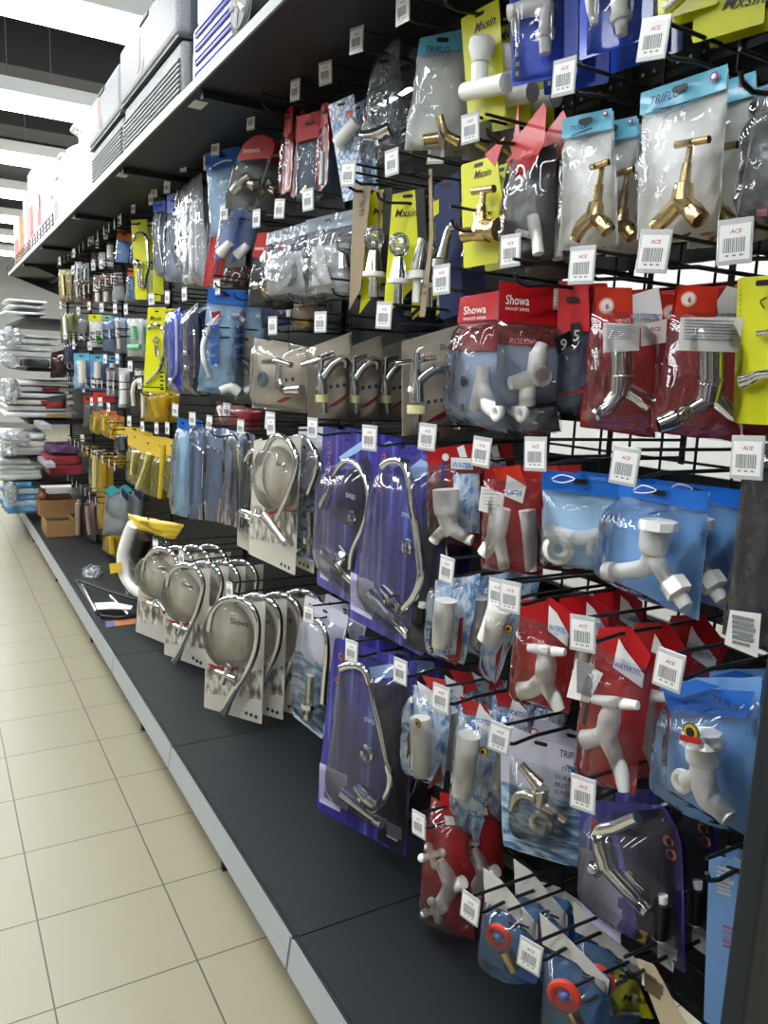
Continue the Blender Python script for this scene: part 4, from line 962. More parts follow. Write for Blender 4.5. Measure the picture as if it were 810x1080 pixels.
def showa_dome(short, lab, q, dome_q, neck, r, body, hand, txt, sw, n, tp, x=.9, dots=None, grp=None):
    p = Pack('gooseneck_tap_card', short, lab, 'faucet pack', q, x=x)
    tl, tr, br, bl = q
    mid = lambda a, b, t: (a[0]+(b[0]-a[0])*t, a[1]+(b[1]-a[1])*t)
    p.slab('card', mat('ivory_card', 'cbc6ba', .45, coat=.3), q, rnd=.006)
    k0, k1 = mid(tl, bl, .56), mid(tr, br, .56); k2, k3 = mid(tl, bl, .86), mid(tr, br, .80)
    p.slab('printed_picture', roomp, [mid(k0, k1, .02), mid(k0, k1, .97), mid(k2, k3, .97), mid(k2, k3, .03)], dy=-.0008, th=.0006)
    dm = [p.px(a) for a in dome_q]
    # the big round blister window and its grey print
    c = sum(dm, Vector())/4; rx = (dm[1]-dm[0]).length/2; rz = abs(dm[0].z-dm[3].z)/2
    bm_ = bmesh.new(); prism(bm_, [(c.x+math.cos(a)*rx, c.z+(rz*max(-.82, math.sin(a)) if math.sin(a) < 0 else rz*math.sin(a))) for a in [2*PI*k/36 for k in range(36)]], -.0016, -.0009)
    bmesh.ops.recalc_face_normals(bm_, faces=bm_.faces); link('round_picture', bm_, hatch, p.root)
    bm_ = bmesh.new(); rings = []
    for j in range(5):
        t = j/4; s_ = math.cos(t*PI/2*.96); dd = -.002-.05*math.sin(t*PI/2)**.6
        rings.append([bm_.verts.new((c.x+math.cos(a)*rx*1.03*(s_*.35+.65 if j < 4 else .0), dd, c.z+math.sin(a)*rz*1.03*(s_*.35+.65 if j < 4 else 0))) for a in [2*PI*k/30 for k in range(30)]])
    for j in range(4):
        for k in range(30):
            bm_.faces.new((rings[j][k], rings[j][(k+1) % 30], rings[j+1][(k+1) % 30], rings[j+1][k]))
    bmesh.ops.remove_doubles(bm_, verts=bm_.verts, dist=1e-5); link('blister_dome', bm_, blister, p.root, smooth=True)
    p.strokes('gooseneck', chrome, [(neck, [r]*len(neck))], dy=-.042, seg=12); p.strokes('tap_body', chrome, body, dy=-.04, sm=False)
    hd = hand
    p.strokes('handle', chrome, [([(hd[0]-hd[2], hd[1]-hd[2]*.4), (hd[0]+hd[2], hd[1]+hd[2]*.4)], hd[2]*.36), ([(hd[0]-hd[2]*.3, hd[1]+hd[2]*.9), (hd[0]+hd[2]*.3, hd[1]-hd[2]*.9)], hd[2]*.36)], dy=-.05)
    p.text('Showa', txt[:2], txt[2], black, dy=-.0026); swoosh(p, sw)
    if dots:
        for d in dots: p.disc('picture_dot', dgrey, d, 2.0, dy=-.0016)
    p.done(n, tp, dx=.05)
showa_dome('upper round window gooseneck card', 'ivory card with round window and chrome gooseneck, left of purple cards', [(268, 466), (318, 458), (311, 607), (262, 584)], [(279, 474), (316, 470), (312, 535), (276, 538)],
           [(281, 474), (286, 464), (294, 460), (303, 464), (310, 474), (313, 486), (311, 500), (306, 515), (299, 532), (292, 548)], 3.2, [([(279, 545), (290, 559), (301, 573)], [6, 5, 4.5])], (267, 543, 8), (292, 491, 5),
           [(281, 541), (292, 536), (313, 538), (313, 540), (294, 540), (284, 544)], 1, (288, 443), dots=[(297, 595), (301, 597), (305, 599)])
showa_dome('half hidden gooseneck card', 'half hidden gooseneck card left of the round window card', [(252, 470), (276, 462), (278, 590), (250, 575)], [(258, 480), (278, 476), (278, 535), (257, 538)],
           [(259, 486), (263, 478), (269, 476), (275, 484), (278, 500), (274, 520), (268, 540)], 2.6, [([(258, 540), (270, 556)], [5, 4])], (256, 545, 6), (264, 498, 4), [(256, 541), (262, 537), (272, 540), (264, 542)], 0, (258, 437), x=.97)
for nm, lab, q, dq, nk, r, bd, hd, tx, sw, n, tp, dt in (
    ('front lower gooseneck card', 'front ivory card with round window gooseneck over the deck, nearest of three', [(219, 640), (280, 634), (276, 764), (215, 746)], [(222, 636), (269, 632), (266, 705), (220, 702)],
     [(221, 665), (224, 648), (232, 636), (245, 631), (258, 634), (268, 644), (272, 660), (270, 685), (261, 708), (250, 726)], 3.6, [([(250, 724), (243, 737), (236, 752)], [4.5, 5, 5])], (238, 712, 10), (243, 657, 6.5),
     [(219, 700), (236, 704), (254, 703), (246, 708), (228, 706)], 3, (288, 626), [(260, 752), (265, 754), (270, 756)]),
    ('middle lower gooseneck card', 'ivory card with round window gooseneck and cream price dot, middle of three', [(175, 604), (222, 599), (218, 706), (173, 690)], [(178, 604), (214, 601), (212, 655), (176, 653)],
     [(177, 618), (180, 605), (187, 598), (197, 596), (207, 600), (213, 610), (214, 622), (208, 645), (199, 665), (191, 684)], 2.8, [([(192, 682), (188, 692), (184, 698)], [3.5, 4, 4])], (191, 662, 7), (192, 618, 5),
     [(175, 652), (190, 657), (204, 655), (197, 660), (183, 658)], 3, (261, 607), [(204, 694), (208, 697), (212, 699)]),
    ('rear lower gooseneck card', 'ivory card with round window gooseneck beside the yellow headed bag, rearmost of three', [(148, 592), (193, 585), (177, 680), (143, 666)], [(152, 588), (186, 584), (182, 630), (150, 629)],
     [(152, 602), (154, 590), (161, 581), (171, 579), (181, 583), (187, 594), (187, 604), (182, 625), (176, 640)], 2.6, [([(166, 634), (175, 645)], [3.5, 3.5])], (162, 638, 6), (168, 600, 4.5), [(148, 628), (160, 632), (172, 631), (164, 635)], 3, (207, 598), None)):
    showa_dome(nm, lab, q, dq, nk, r, bd, hd, tx, sw, n, tp, x=.86, dots=dt)
def swirl_card(short, lab, q, neck, r, pipe, fl, tp, x, n):
    p = Pack('gooseneck_tap_card', short, lab, 'faucet pack', q, x=x)
    p.card(mat('lilac_white_card', 'cfcfe0', .4, coat=.3), .008); p.sub_slab('swirl_print', swirl, .02, .45, .98, .98)
    p.sheet('blister', blister, bulge=.05, dy=-.002, wr=.001, sub=(.04, .1, .96, .95)); swan_badges(p, [(q[0][0]+5, q[0][1]+11), (q[0][0]+6, q[0][1]+22)], 2.4)
    p.strokes('gooseneck', chrome, [(neck, [r]*len(neck))], dy=-.035); p.strokes('pipe', satin, [pipe], dy=-.03); p.strokes('flange', chrome, [fl], dy=-.03, seg=16); p.done(n, tp, dx=.06)
swirl_card('upper lilac gooseneck card', 'narrow lilac card with small chrome gooseneck between ivory and purple cards', [(315, 450), (341, 450), (339, 596), (312, 588)], [(318, 501), (319, 492), (323, 486), (331, 483), (338, 490), (342, 503), (343, 512)], 2.6,
           ([(327, 540), (327, 584)], 3.6), ([(329, 566), (329, 573)], 9), None, .96, 0)
swirl_card('lower lilac gooseneck card', 'lower lilac card with chrome gooseneck left of lower purple card', [(322, 627), (368, 650), (340, 780), (309, 755)], [(330, 656), (338, 657), (344, 668), (345, 690), (343, 715), (341, 742)], 3.6,
           ([(328, 712), (325, 758)], 5), ([(327, 741), (327, 746)], 10), (329, 651), .93, 1)

# --- fifth row: cartridge taps and cross handled taps
def cyl_bag(short, lab, q, cyl, r, tip, hdr, tp, n, badge=None, x=.9, yaw=None, redq=None):
    p = Pack('tap_bag', short, lab, 'faucet pack', q, x=x, yaw=yaw)
    p.sheet('back_sheet', bluespl, dy=.002, ragged=.003); 
    if redq: p.slab('red_fold', red, redq, dy=-.006)
    p.strokes('tap', mat('warm_white_plastic', 'e3e0d8', .4), [(cyl, [r, r, r*.9])], sm=False, seg=16)
    if tip: p.slab('bottom_fold', redbag, tip, dy=-.005)
    if hdr:
        hh = p.slab('header', red, hdr[0], dy=-.006)
        o = ears(p, hdr[1], 'WATER', tp=hdr[2], fit=hdr[3])
    p.sheet('front_film', clear, bulge=.06, dy=-.003, wr=.008, nx=14, nz=20)
    if badge: gold_badge(p, badge, 5)
    p.done(n, tp, dx=.05)
cyl_bag('first cartridge bag', 'blue and white bag with white cylinder, right of the purple card foot', [(458, 612), (506, 606), (489, 702), (456, 690)], [(470, 633), (468, 655), (466, 682)], 12, [(470, 690), (487, 690), (482, 702)], None, (486, 605), 2, redq=[(486, 652), (490, 650), (487, 696), (482, 697)])
cyl_bag('tilted cartridge bag', 'tilted bag with white cylinder and green band, under the red bags', [(516, 632), (554, 638), (522, 722), (508, 702)], [(527, 642), (521, 660), (514, 676)], 13, [(524, 690), (532, 675), (522, 722)], None, (544, 632), 0, (543, 656))
cyl_bag('second cartridge bag', 'bag with white cylinder and red header right of lower purple card', [(436, 722), (478, 728), (466, 832), (432, 812)], [(443, 757), (444, 785), (445, 818)], 11, [(452, 832), (466, 806), (468, 822)], ([(447, 712), (470, 716), (476, 734), (462, 738)], [(444, 717), (463, 730), (462, 750), (450, 744)], (446, 741), (460, 748)), (428, 708), 2, (456, 757))
cyl_bag('third cartridge bag', 'bag with long white cylinder and gold badge beside water swirl card', [(484, 742), (530, 752), (504, 892), (476, 850)], [(495, 775), (491, 800), (487, 838)], 12, None, ([(486, 733), (512, 742), (520, 756), (490, 752)], [(508, 739), (514, 748), (528, 762), (522, 774), (502, 760)], (503, 759), (521, 768)), (469, 737), 2, (518, 783))
def cross_bag(short, lab, q, hdr, ear, tp_, fit, handle, body, note, tp, n, x=.9):
    p = Pack('tap_bag', short, lab, 'faucet pack', q, x=x)
    p.sheet('back_sheet', redbag, dy=.002, ragged=.003); p.sheet('front_film', clear, bulge=.065, dy=-.003, wr=.008, sub=(0, .08, 1, 1), nx=16, nz=22)
    hh = p.slab('header', red, hdr, dy=-.008)
    if ear: ears(p, ear, 'WATERTEC', tp=tp_, fit=fit)
    p.strokes('handle', wplast, handle, dy=-.045); p.strokes('tap', wplast, body, dy=-.032, seg=16)
    if note: n_ = p.slab('instruction_paper', paper, note, dy=-.05); lines(p, note[0][0]+1, note[0][1]+6, note[1][0]-6, note[2][1]-6, 7, barm, dy=-.0512, h=.2, parent=n_)
    p.done(n, tp, dx=.06); return p
cross_bag('left white cross handle bag', 'red bag with white cross handle tap, left of two', [(548, 640), (607, 655), (600, 753), (540, 735)], [(553, 632), (584, 630), (604, 645), (604, 668), (552, 650)],
          [(582, 637), (590, 645), (603, 668), (601, 680), (581, 663)], (582, 662), (600, 674), [([(557, 683), (576, 686), (596, 688)], [4, 6, 4]), ([(576, 690), (576, 682)], [5, 6])],
          [([(576, 688), (576, 702), (574, 722)], [8, 11, 10]), ([(574, 716), (562, 726), (549, 729)], [10, 9, 10]), ([(574, 720), (583, 734), (590, 749)], [9, 8, 6])], None, (544, 630), 2)
cross_bag('right white cross handle bag', 'red bag with paper note and white cross handle tap, right of two', [(630, 665), (692, 690), (668, 840), (612, 815)], [(634, 661), (668, 660), (690, 690), (684, 706), (640, 690)],
          [(657, 672), (664, 684), (684, 710), (682, 724), (651, 702)], (652, 701), (681, 719), [([(625, 737), (648, 741), (673, 744)], [4.5, 7, 4.5]), ([(648, 748), (648, 738)], [6, 7])],
          [([(647, 744), (643, 758), (639, 778)], [8, 12, 11]), ([(640, 772), (630, 777), (617, 780)], [10, 9, 11]), ([(640, 776), (648, 795), (655, 815), (658, 834)], [11, 9, 8, 6])], [(627, 687), (655, 703), (640, 733), (617, 727)], (622, 668), 2)
p = Pack('tap_bag', 'lower blue headed tap bag', 'blue bag with blue header and big white tap beside the end panel', 'faucet pack', [(706, 716), (803, 714), (790, 886), (702, 832)])
p.sheet('back_sheet', lblue, dy=.002, ragged=.003); hd = p.sheet('header', blue, dy=-.012, wr=.006, quad=[(704, 722), (801, 728), (794, 755), (710, 748)], nx=10, nz=6); p.text('TRIFLO', (762, 736), 7, navy, dy=-.021, parent=hd)
p.slab('header_flap', blue, [(704, 724), (744, 714), (770, 722), (726, 734)], dy=-.02, th=.001)
p.strokes('tap', wplast, [([(741, 786), (742, 800), (742, 806)], [18, 18, 15]), ([(741, 806), (742, 826), (748, 842), (758, 852), (770, 864)], [13, 13, 13, 11, 10])], seg=18); p.strokes('cap', wplast, [([(741, 772), (741, 785)], [19, 23])], dy=-.045, seg=8)
p.ring('inlet_ring', wplast, (720, 824), 9, 5, dy=-.03); p.strokes('inlet', wplast, [([(722, 824), (740, 818)], [9, 10])], dy=-.03)
p.sheet('front_film', clear, bulge=.075, dy=-.003, wr=.009, sub=(0, .15, 1, 1), nx=16, nz=22)
d = p.disc('badge', mat('badge_green', '3c6e3a'), (765, 762), 10, dy=-.07); p.disc('badge_ring', yb, (765, 762), 8, dy=-.071, parent=d); p.disc('badge_centre', black, (765, 762), 5, dy=-.072, parent=d); p.slab('badge_ribbon', red, [(754, 764), (776, 768), (775, 774), (755, 770)], dy=-.0725, parent=d)
p.done(1, (714, 707), dx=.07)

# --- sixth row
p = Pack('lever_tap_card', 'water swirl card with nickel tap', 'lilac card with water swirl print and satin nickel lever tap', 'faucet pack', [(527, 762), (616, 795), (612, 917), (530, 893)])
p.card(mat('lilac_white_card', 'cfcfe0', .4, coat=.3), .03); p.sub_slab('swirl_print', swirl, .01, .46, .99, .99, rnd=.004)
p.text('TRIFLO', (590, 797), 8, navy, fit=(614, 805)); p.slab('blue_band', mat('band_blue', '4f78b0', .4), [(596, 806), (615, 812), (615, 820), (604, 814)], dy=-.0012)
for k, t in enumerate(('STURDY', 'DURABLE &', 'BEST TO', 'SUITABLE')): p.text(t, (586-k*.5+(k == 0)*6, 812+k*8), 4.6, navy)
p.strokes('lever', satin, [([(549, 806), (556, 814), (569, 828)], [4.5, 5, 8])], dy=-.05); p.strokes('tap', satin, [([(571, 830), (570, 838), (569, 848)], [8, 9, 9]), ([(566, 844), (556, 838), (546, 841), (541, 854)], [7, 6.5, 6, 6]), ([(571, 848), (584, 856), (597, 865)], [8, 7, 6])], dy=-.03)
p.ring('escutcheon', satin, (571, 868), 9.5, 4.5, dy=-.02); p.sheet('blister', blister, quad=[(538, 796), (604, 818), (602, 888), (536, 876)], bulge=.06, dy=-.002, wr=.001); d = p.disc('badge', red, (529, 780), 5, dy=-.0012); p.disc('badge_centre', white, (529, 780), 3.6, dy=-.002, parent=d); p.done(1, (531, 779))
p = Pack('mixer_card', 'blue card with chrome mixer', 'blue and dark card with chrome wall mixer tap beside end panel', 'faucet pack', [(612, 842), (716, 856), (722, 1028), (610, 948)])
p.slab('card', purple, [(612, 842), (700, 850), (712, 870), (719, 892), (723, 1028), (610, 948)], rnd=.006); p.slab('dark_panel', purpled, [(645, 858), (698, 852), (711, 872), (718, 893), (721, 1026), (676, 994), (664, 930)], dy=-.0008, th=.0007)
p.slab('red_mark', red, [(624, 862), (632, 868), (630, 878), (624, 876)], dy=-.0012); swan_badges(p, [(705, 887), (708, 901)], 6); p.slab('swan_print', mat('swan_gold', 'd8a24a', .4), [(675, 980), (684, 984), (680, 990), (673, 987)], dy=-.0012); lines(p, 694, 1000, 716, 1018, 4, lgrey); lines(p, 614, 912, 660, 972, 9, mat('lilac_print', 'c9c6ea'), h=.15)
p.strokes('mixer_body', chrome, [([(633, 882), (637, 898), (641, 914)], [11, 12, 12]), ([(642, 916), (662, 938), (684, 962)], [9, 9, 8])], dy=-.04, seg=16); p.strokes('spout', chrome, [([(630, 884), (636, 876), (650, 872), (672, 862)], [9, 8, 7, 6])], dy=-.045)
p.ball('knob', chrome, (628, 917), 9, dy=-.045); p.strokes('side_pipe', chrome, [([(662, 920), (680, 940)], [5, 5])], dy=-.04); p.strokes('cartridge', black, [([(699, 952), (696, 988)], [9, 8])], dy=-.02); p.strokes('cartridge_cap', white, [([(699, 944), (699, 952)], [5, 5])], dy=-.02); p.strokes('cartridge_seal', white, [([(696, 984), (695, 990)], [7, 7])], dy=-.021)
p.sheet('blister', blister, quad=[(622, 852), (708, 864), (716, 1010), (618, 940)], bulge=.07, dy=-.002, wr=.001); p.done(1, (618, 837), dx=.05)
p = Pack('info_card', 'pale blue card', 'pale blue card with red stripes half hidden by the end panel', 'faucet pack', [(748, 900), (806, 918), (794, 1100), (742, 1077)], x=.9)
p.card(mat('card_pale_blue', '6d9ad0', .45, coat=.2), .005); lines(p, 756, 915, 776, 945, 7, lgrey, h=.5); lines(p, 762, 976, 775, 1002, 5, red, h=.6); p.strokes('pin', satin, [([(770, 1040), (785, 1050)], 4)]); p.done(1, notag=True)

# --- lowest row over the deck
p = Pack('cross_tap_bag', 'red bag with twin cross knobs', 'red bag with white tap and two cross knobs just above the deck', 'faucet pack', [(455, 840), (492, 862), (500, 992), (442, 968)])
p.sheet('back_sheet', redbag, dy=.002, ragged=.003); p.sheet('front_film', clear, bulge=.06, dy=-.003, wr=.008, nx=14, nz=20); p.slab('header', red, [(465, 834), (474, 836), (490, 870), (468, 864)], dy=-.006); p.slab('header_ear', white, [(470, 858), (480, 860), (482, 868), (472, 868)], dy=-.009)
p.strokes('tap', wplast, [([(463, 908), (471, 922), (477, 936)], [6, 8, 9]), ([(477, 934), (470, 946), (463, 958)], [9, 8, 8]), ([(477, 936), (489, 930)], [7, 7])], dy=-.03)
for c in ((455, 902), (458, 960)):
    k_ = p.strokes('cross_knob', wplast, [([(c[0]-9, c[1]+3), (c[0]+10, c[1]-3)], [3.5, 3.5]), ([(c[0]-2, c[1]-8), (c[0]+3, c[1]+9)], [3.5, 3.5])], dy=-.045)
    for o in ((-10, 3), (11, -3), (-3, -9), (4, 10)): p.ball('knob_end', wplast, (c[0]+o[0], c[1]+o[1]), 4.6, dy=-.045, parent=k_)
p.done(1, (445, 884))
rw = mat('red_wheel', 'd2402a', .4)
for nm, lab, q, arc, hq, whl, R_, tp, dsk in (
    ('left red wheel valve pack', 'white and blue blister card with red wheel valve, left of two', [(512, 945), (570, 960), (566, 1040), (504, 1010)], [(512, 912), (530, 925), (569, 972), (569, 990), (540, 960), (514, 948)], (555, 980), (526, 988), 13, (504, 943), 1),
    ('right red wheel valve pack', 'white and blue blister card with red wheel valve, right of two', [(575, 1005), (645, 1030), (640, 1110), (570, 1082)], [(571, 959), (600, 985), (644, 1030), (642, 1046), (610, 1012), (574, 992)], (620, 1030), (595, 1050), 16, (566, 1002), 1)):
    p = Pack('wheel_valve_pack', nm, lab, 'valve pack', q, x=.86, hang=(hq[0]-20, hq[1]-10))
    p.slab('card', mat('card_mid_blue', '4a7cb4', .45, coat=.2), q, rnd=.01); p.slab('header', mat('warm_white_card', 'd4d2cc', .5), arc, dy=-.01)
    p.sheet('blister', blister, bulge=.055, dy=-.002, wr=.002); p.ring('wheel', rw, whl, R_*.82, R_*.3, dy=-.045); p.strokes('wheel_spokes', rw, [([(whl[0]-R_*.75, whl[1]), (whl[0]+R_*.75, whl[1])], R_*.16), ([(whl[0], whl[1]-R_*.75), (whl[0], whl[1]+R_*.75)], R_*.16)], dy=-.045)
    p.ball('wheel_hub', mat('hub_blue', '5568a8', .4), whl, R_*.34, dy=-.05); p.strokes('valve_body', brass, [([(whl[0]+6, whl[1]+14), (whl[0]+16, whl[1]+34)], [8, 8])], dy=-.03); lines(p, hq[0]-4, hq[1]-8, hq[0]+6, hq[1], 2, black, dy=-.012); p.done(1, tp)
p = Pack('ring_seal_card', 'white card with blue disc', 'white arched card with large blue disc behind red wheel packs', 'valve pack', [(560, 930), (640, 965), (662, 1040), (572, 1010)], x=.98)
p.slab('card', mat('warm_white_card', 'd4d2cc', .5), [(556, 926), (590, 936), (630, 964), (654, 985), (662, 1045), (610, 1030), (560, 1000)], rnd=.005); p.disc('blue_disc', mat('disc_blue', '2f5f9c', .4), (588, 1000), 46, dy=-.004, th=.003, seg=32); p.text('SING SERIES', (578, 952), 5, dgrey, fit=(612, 968)); lines(p, 607, 955, 616, 968, 4, black, h=.5); p.done(0, (628, 1058) if 0 else None, notag=True)
p = Pack('fitting_card', 'yellow card near the deck', 'yellow card with black script low by the red wheel packs', 'faucet pack', [(648, 1020), (672, 1036), (690, 1075), (645, 1070)], x=.95)
p.card(yellow, .004); p.text('Mxsin', (655, 1055), 9, black, shear=.3); p.strokes('tube', satin, [([(655, 1068), (675, 1070)], 4)]); p.done(0, notag=True)
p = Pack('card_back', 'beige card back', 'beige card back hanging low at the bottom of the picture', 'faucet pack', [(670, 1010), (690, 1018), (726, 1085), (700, 1090)], x=.88, yaw=10)
p.slab('card', mat('beige_board', 'b8a98c', .6), rnd=.004); lines(p, 680, 1030, 700, 1050, 3, mat('brown_print', '5c4e3c')); p.done(0, notag=True)

# goods farther back on their hooks, showing between the rows
for nm, lab, q, back, hd, st, ma_, x_ in (
    ('navy bag behind the silver bags', 'navy bag with white swirl print below the silver crumpled bags', [(272, 306), (312, 304), (310, 342), (276, 346)], navy, dblue, [[(296, 326), (304, 322), (306, 334)]], white, 1.06),
    ('tan boxed fitting', 'tan fitting bag hanging deep between the silver bags and lever taps', [(308, 318), (334, 316), (334, 348), (310, 350)], kraft, kraft, [[(314, 340), (328, 340)]], amber, 1.08),
    ('grey card behind the hose bag', 'grey lever tap card half hidden behind the white hose bag', [(247, 350), (270, 358), (268, 428), (246, 420)], beige, beige, [[(254, 380), (262, 384), (266, 398)]], chrome, .99),
    ('dark blue bag behind knob taps', 'dark blue bag hanging deep below the acrylic knob taps', [(412, 312), (470, 316), (466, 352), (414, 350)], navy, dblue, [[(425, 330), (445, 334)]], satin, 1.08),
    ('brown bag behind the splayed bag', 'brown bag with cream roll below the splayed red bag', [(552, 250), (596, 246), (596, 292), (554, 296)], mat('brown_bag', '8a7264', .5), kraft, [[(566, 272), (588, 268)]], cplast, 1.06)):
    p = Pack('fitting_bag', nm, lab, 'faucet pack', q, x=x_)
    p.bag(back, clear, .15, hd, .03, .005); p.strokes('fitting', ma_, [(k, [4]*len(k)) for k in st]); p.done(0, notag=True)

# ================================================================== further down the aisle
def hose_pack(short, lab, q, back, head, hm, st, r, ma=None, tp=None, n=1, x=.92, card=False, extra=None, filmm=None, name='hose_pack', cat='hose pack', notag=False, bulge=.03, group=None):
    p = Pack(name, short, lab, cat, q, x=x, group=group)
    if card: p.card(back, .005)
    else: p.bag(back, filmm or clear, head, hm, bulge, .006)
    for k, s_ in enumerate(st or []):
        p.strokes('hose' if 'hose' in name else 'fitting', ma or chrome, [(s_, [r]*len(s_))], seg=8)
    if extra: extra(p)
    p.done(n, tp, notag=notag); return p
hose_pack('yellow gooseneck card', 'tall yellow card with chrome arched spout, hanging mid aisle', [(156, 324), (175, 324), (174, 416), (151, 412)], yellow, 0, None,
          [[(157, 347), (159, 344), (164, 342.5), (169, 344), (173, 350), (174, 364), (172, 378), (167, 391), (154, 404)]], 1.9, tp=(163, 316), card=True, name='spout_card', cat='faucet pack',
          extra=lambda p: (p.ball('crystal_knob', acryl, (165, 359), 4, facet=True), p.strokes('stem', chrome, [([(165, 364), (166, 376)], [2.5, 2.5])]), p.text('Mxsin', (158, 338), 5, black, shear=.3), lines(p, 169, 392, 174, 414, 5, black, h=.4)))
hose_pack('yellow bag below the gooseneck card', 'yellow bag with white parts right below the yellow spout card', [(158, 414), (178, 414), (176, 446), (152, 444)], amber, 0, None, [[(160, 420), (166, 440)]], 3, wplast, None, 1, name='spout_bag', cat='faucet pack', filmm=yelfilm, notag=True)
hose_pack('left blue spout card', 'narrow blue card with pale arched spout, left of two', [(176, 330), (190, 324), (192, 416), (178, 412)], dblue, 0, None, [[(177, 337), (178, 332), (182, 331), (185, 336), (186, 350), (186, 390), (182, 400)]], 1.7, wplast, (182, 312), 1, card=True, name='spout_card', cat='faucet pack',
          extra=lambda p: (p.ball('fitting', chrome, (181, 402), 4), p.sheet('blister', clear, bulge=.03, dy=-.002)))
hose_pack('right blue spout card', 'narrow dark blue card with chrome spout, right of two', [(193, 330), (209, 319), (211, 418), (194, 413)], navy, 0, None, [[(194, 340), (197, 336), (201, 337), (204, 345), (205, 360), (205, 395), (203, 408)]], 1.9, chrome, (196, 311), 1, card=True, name='spout_card', cat='faucet pack',
          extra=lambda p: (p.ball('fitting', chrome, (197, 372), 4), p.ball('fitting', chrome, (198, 388), 4), p.sheet('blister', clear, bulge=.03, dy=-.002)))
hose_pack('blue headed white hose bag', 'large pale bag with blue header, white hose and blue clips', [(220, 305), (258, 308), (257, 420), (208, 412)], skyb, .13, blue,
          [[(244, 332), (252, 334), (257, 339)], [(232, 331), (224, 340), (218, 352), (214, 364), (215, 380), (221, 398)]], 2.6, wplast, (233, 304), 1, bulge=.04,
          extra=lambda p: ([p.slab('blue_clip', blue, [(221, 344+k*11), (230, 342+k*11), (231, 350+k*11), (222, 352+k*11)], dy=-.03, th=.006) for k in range(4)], p.strokes('coil', wplast, [([(232, 412), (242, 408), (252, 414)], [4, 6, 5])]), p.slab('red_fitting', red, [(222, 330), (232, 328), (233, 334), (224, 336)], dy=-.02, th=.008)))
hose_pack('yellow arch spout card', 'yellow card with chrome arched tap high in the top row', [(138, 232), (155, 231), (155, 316), (143, 316)], yellow, 0, None, [[(140, 254), (143, 248), (148, 245.5), (152, 247), (155, 254), (156.5, 279), (152, 303)]], 1.8, tp=(149, 214), card=True, name='spout_card', cat='faucet pack',
          extra=lambda p: (p.ball('cross_knob', chrome, (145, 278), 5), p.strokes('stem', chrome, [([(147, 284), (148, 304)], [3, 3])])))
hose_pack('plain yellow card', 'plain yellow card edge right of the yellow arch tap card', [(162, 223), (168, 224), (173, 311), (161, 309)], yellow, 0, None, [], 2, tp=(162, 204), card=True, name='spout_card', cat='faucet pack', n=0)
hose_pack('left blue crinkled hose bag', 'blue topped crinkled bag of chrome hose, left of two', [(162, 214), (175, 212), (176, 293), (165, 291)], bgrey, .13, dblue, [[(170, 225), (168, 250), (172, 280)]], 1.5, chrome, (175, 196), 1, filmm=crinkle)
hose_pack('right blue crinkled hose bag', 'blue topped crinkled bag of chrome hose, right of two', [(177, 207), (189, 204), (193, 299), (174, 296)], bgrey, .2, dblue, [[(180, 232), (178, 250), (186, 280)]], 1.5, chrome, (192, 189), 1, filmm=crinkle)
hose_pack('silver crinkled bag', 'tall silver crinkled bag with a peaked top edge', [(189, 197), (212, 182), (218, 299), (193, 300)], silver, 0, None, [[(198, 215), (197, 290)], [(206, 212), (207, 290)]], 2, silver, (209, 165), 1, filmm=crinkle, bulge=.05)
hose_pack('orange headed blue bag', 'blue bag with orange header left of the yellow arch tap', [(124, 242), (139, 246), (135, 278), (121, 276)], lblue, .28, mat('orange_header', 'd86a28', .4), [], 2, tp=(132, 227), n=1, name='spout_bag', cat='faucet pack')
hose_pack('small orange headed blue bag', 'small blue bag with orange header below the larger one', [(135, 283), (141, 284), (141, 316), (134, 315)], lblue, .25, mat('orange_header', 'd86a28', .4), [], 2, n=1, name='spout_bag', cat='faucet pack', notag=True)
hose_pack('white fitting bag', 'white cloudy bag with red fitting beside the small blue bag', [(120, 288), (129, 287), (132, 317), (118, 316)], whitebag, 0, None, [[(122, 292), (124, 298)]], 2, redbag, None, 1, name='spout_bag', cat='faucet pack', filmm=milky, notag=True)

# blue-grey spout bags of the middle row
hose_pack('blue crinkled long bag', 'long blue crinkled bag, leftmost of the chrome spout bags', [(188, 441), (200, 444), (197, 546), (181, 542)], skyb, .1, blue, [], 2, None, (189, 433), 1, filmm=crinkle, name='spout_bag', cat='faucet pack', bulge=.04)
hose_pack('left grey blue spout bag', 'grey blue bag with slim bent chrome spout, left of two', [(202, 447), (217, 452), (215, 549), (199, 547)], mat('dusty_blue', '7489a8', .45, bump=.3, bscale=30), 0, None, [[(202, 467), (208, 471), (214, 477), (215, 484), (214.5, 531)]], 1.7, chrome, (209, 443), 1, name='spout_bag', cat='faucet pack',
          extra=lambda p: p.strokes('base_fitting', chrome, [([(213, 531), (213, 547)], [3, 4])]))
hose_pack('right grey blue spout bag', 'grey blue bag with slim bent chrome spout, right of two', [(218, 450), (238, 455), (238, 553), (216, 548)], mat('dusty_blue', '7489a8', .45, bump=.3, bscale=30), 0, None, [[(219, 471), (228, 474), (234, 480), (237, 490), (236, 530)]], 1.8, chrome, (231, 448), 1, name='spout_bag', cat='faucet pack',
          extra=lambda p: p.strokes('base_fitting', chrome, [([(235, 526), (234, 550)], [4, 5])]))
hose_pack('twin chrome spout bag', 'grey bag with two upright chrome spouts beside half hidden card', [(238, 452), (256, 460), (258, 560), (236, 552)], bgrey, 0, None, [[(239, 461), (243, 466), (246, 482), (244, 510), (243, 540)], [(247, 459), (251, 468), (252.5, 486), (252, 545)]], 2.4, chrome, None, 1, name='spout_bag', cat='faucet pack', notag=True,
          extra=lambda p: (p.strokes('base_fitting', chrome, [([(242, 536), (242, 553)], [4, 5])]), p.strokes('base_fitting', chrome, [([(252, 540), (252, 556)], [4, 5])])))
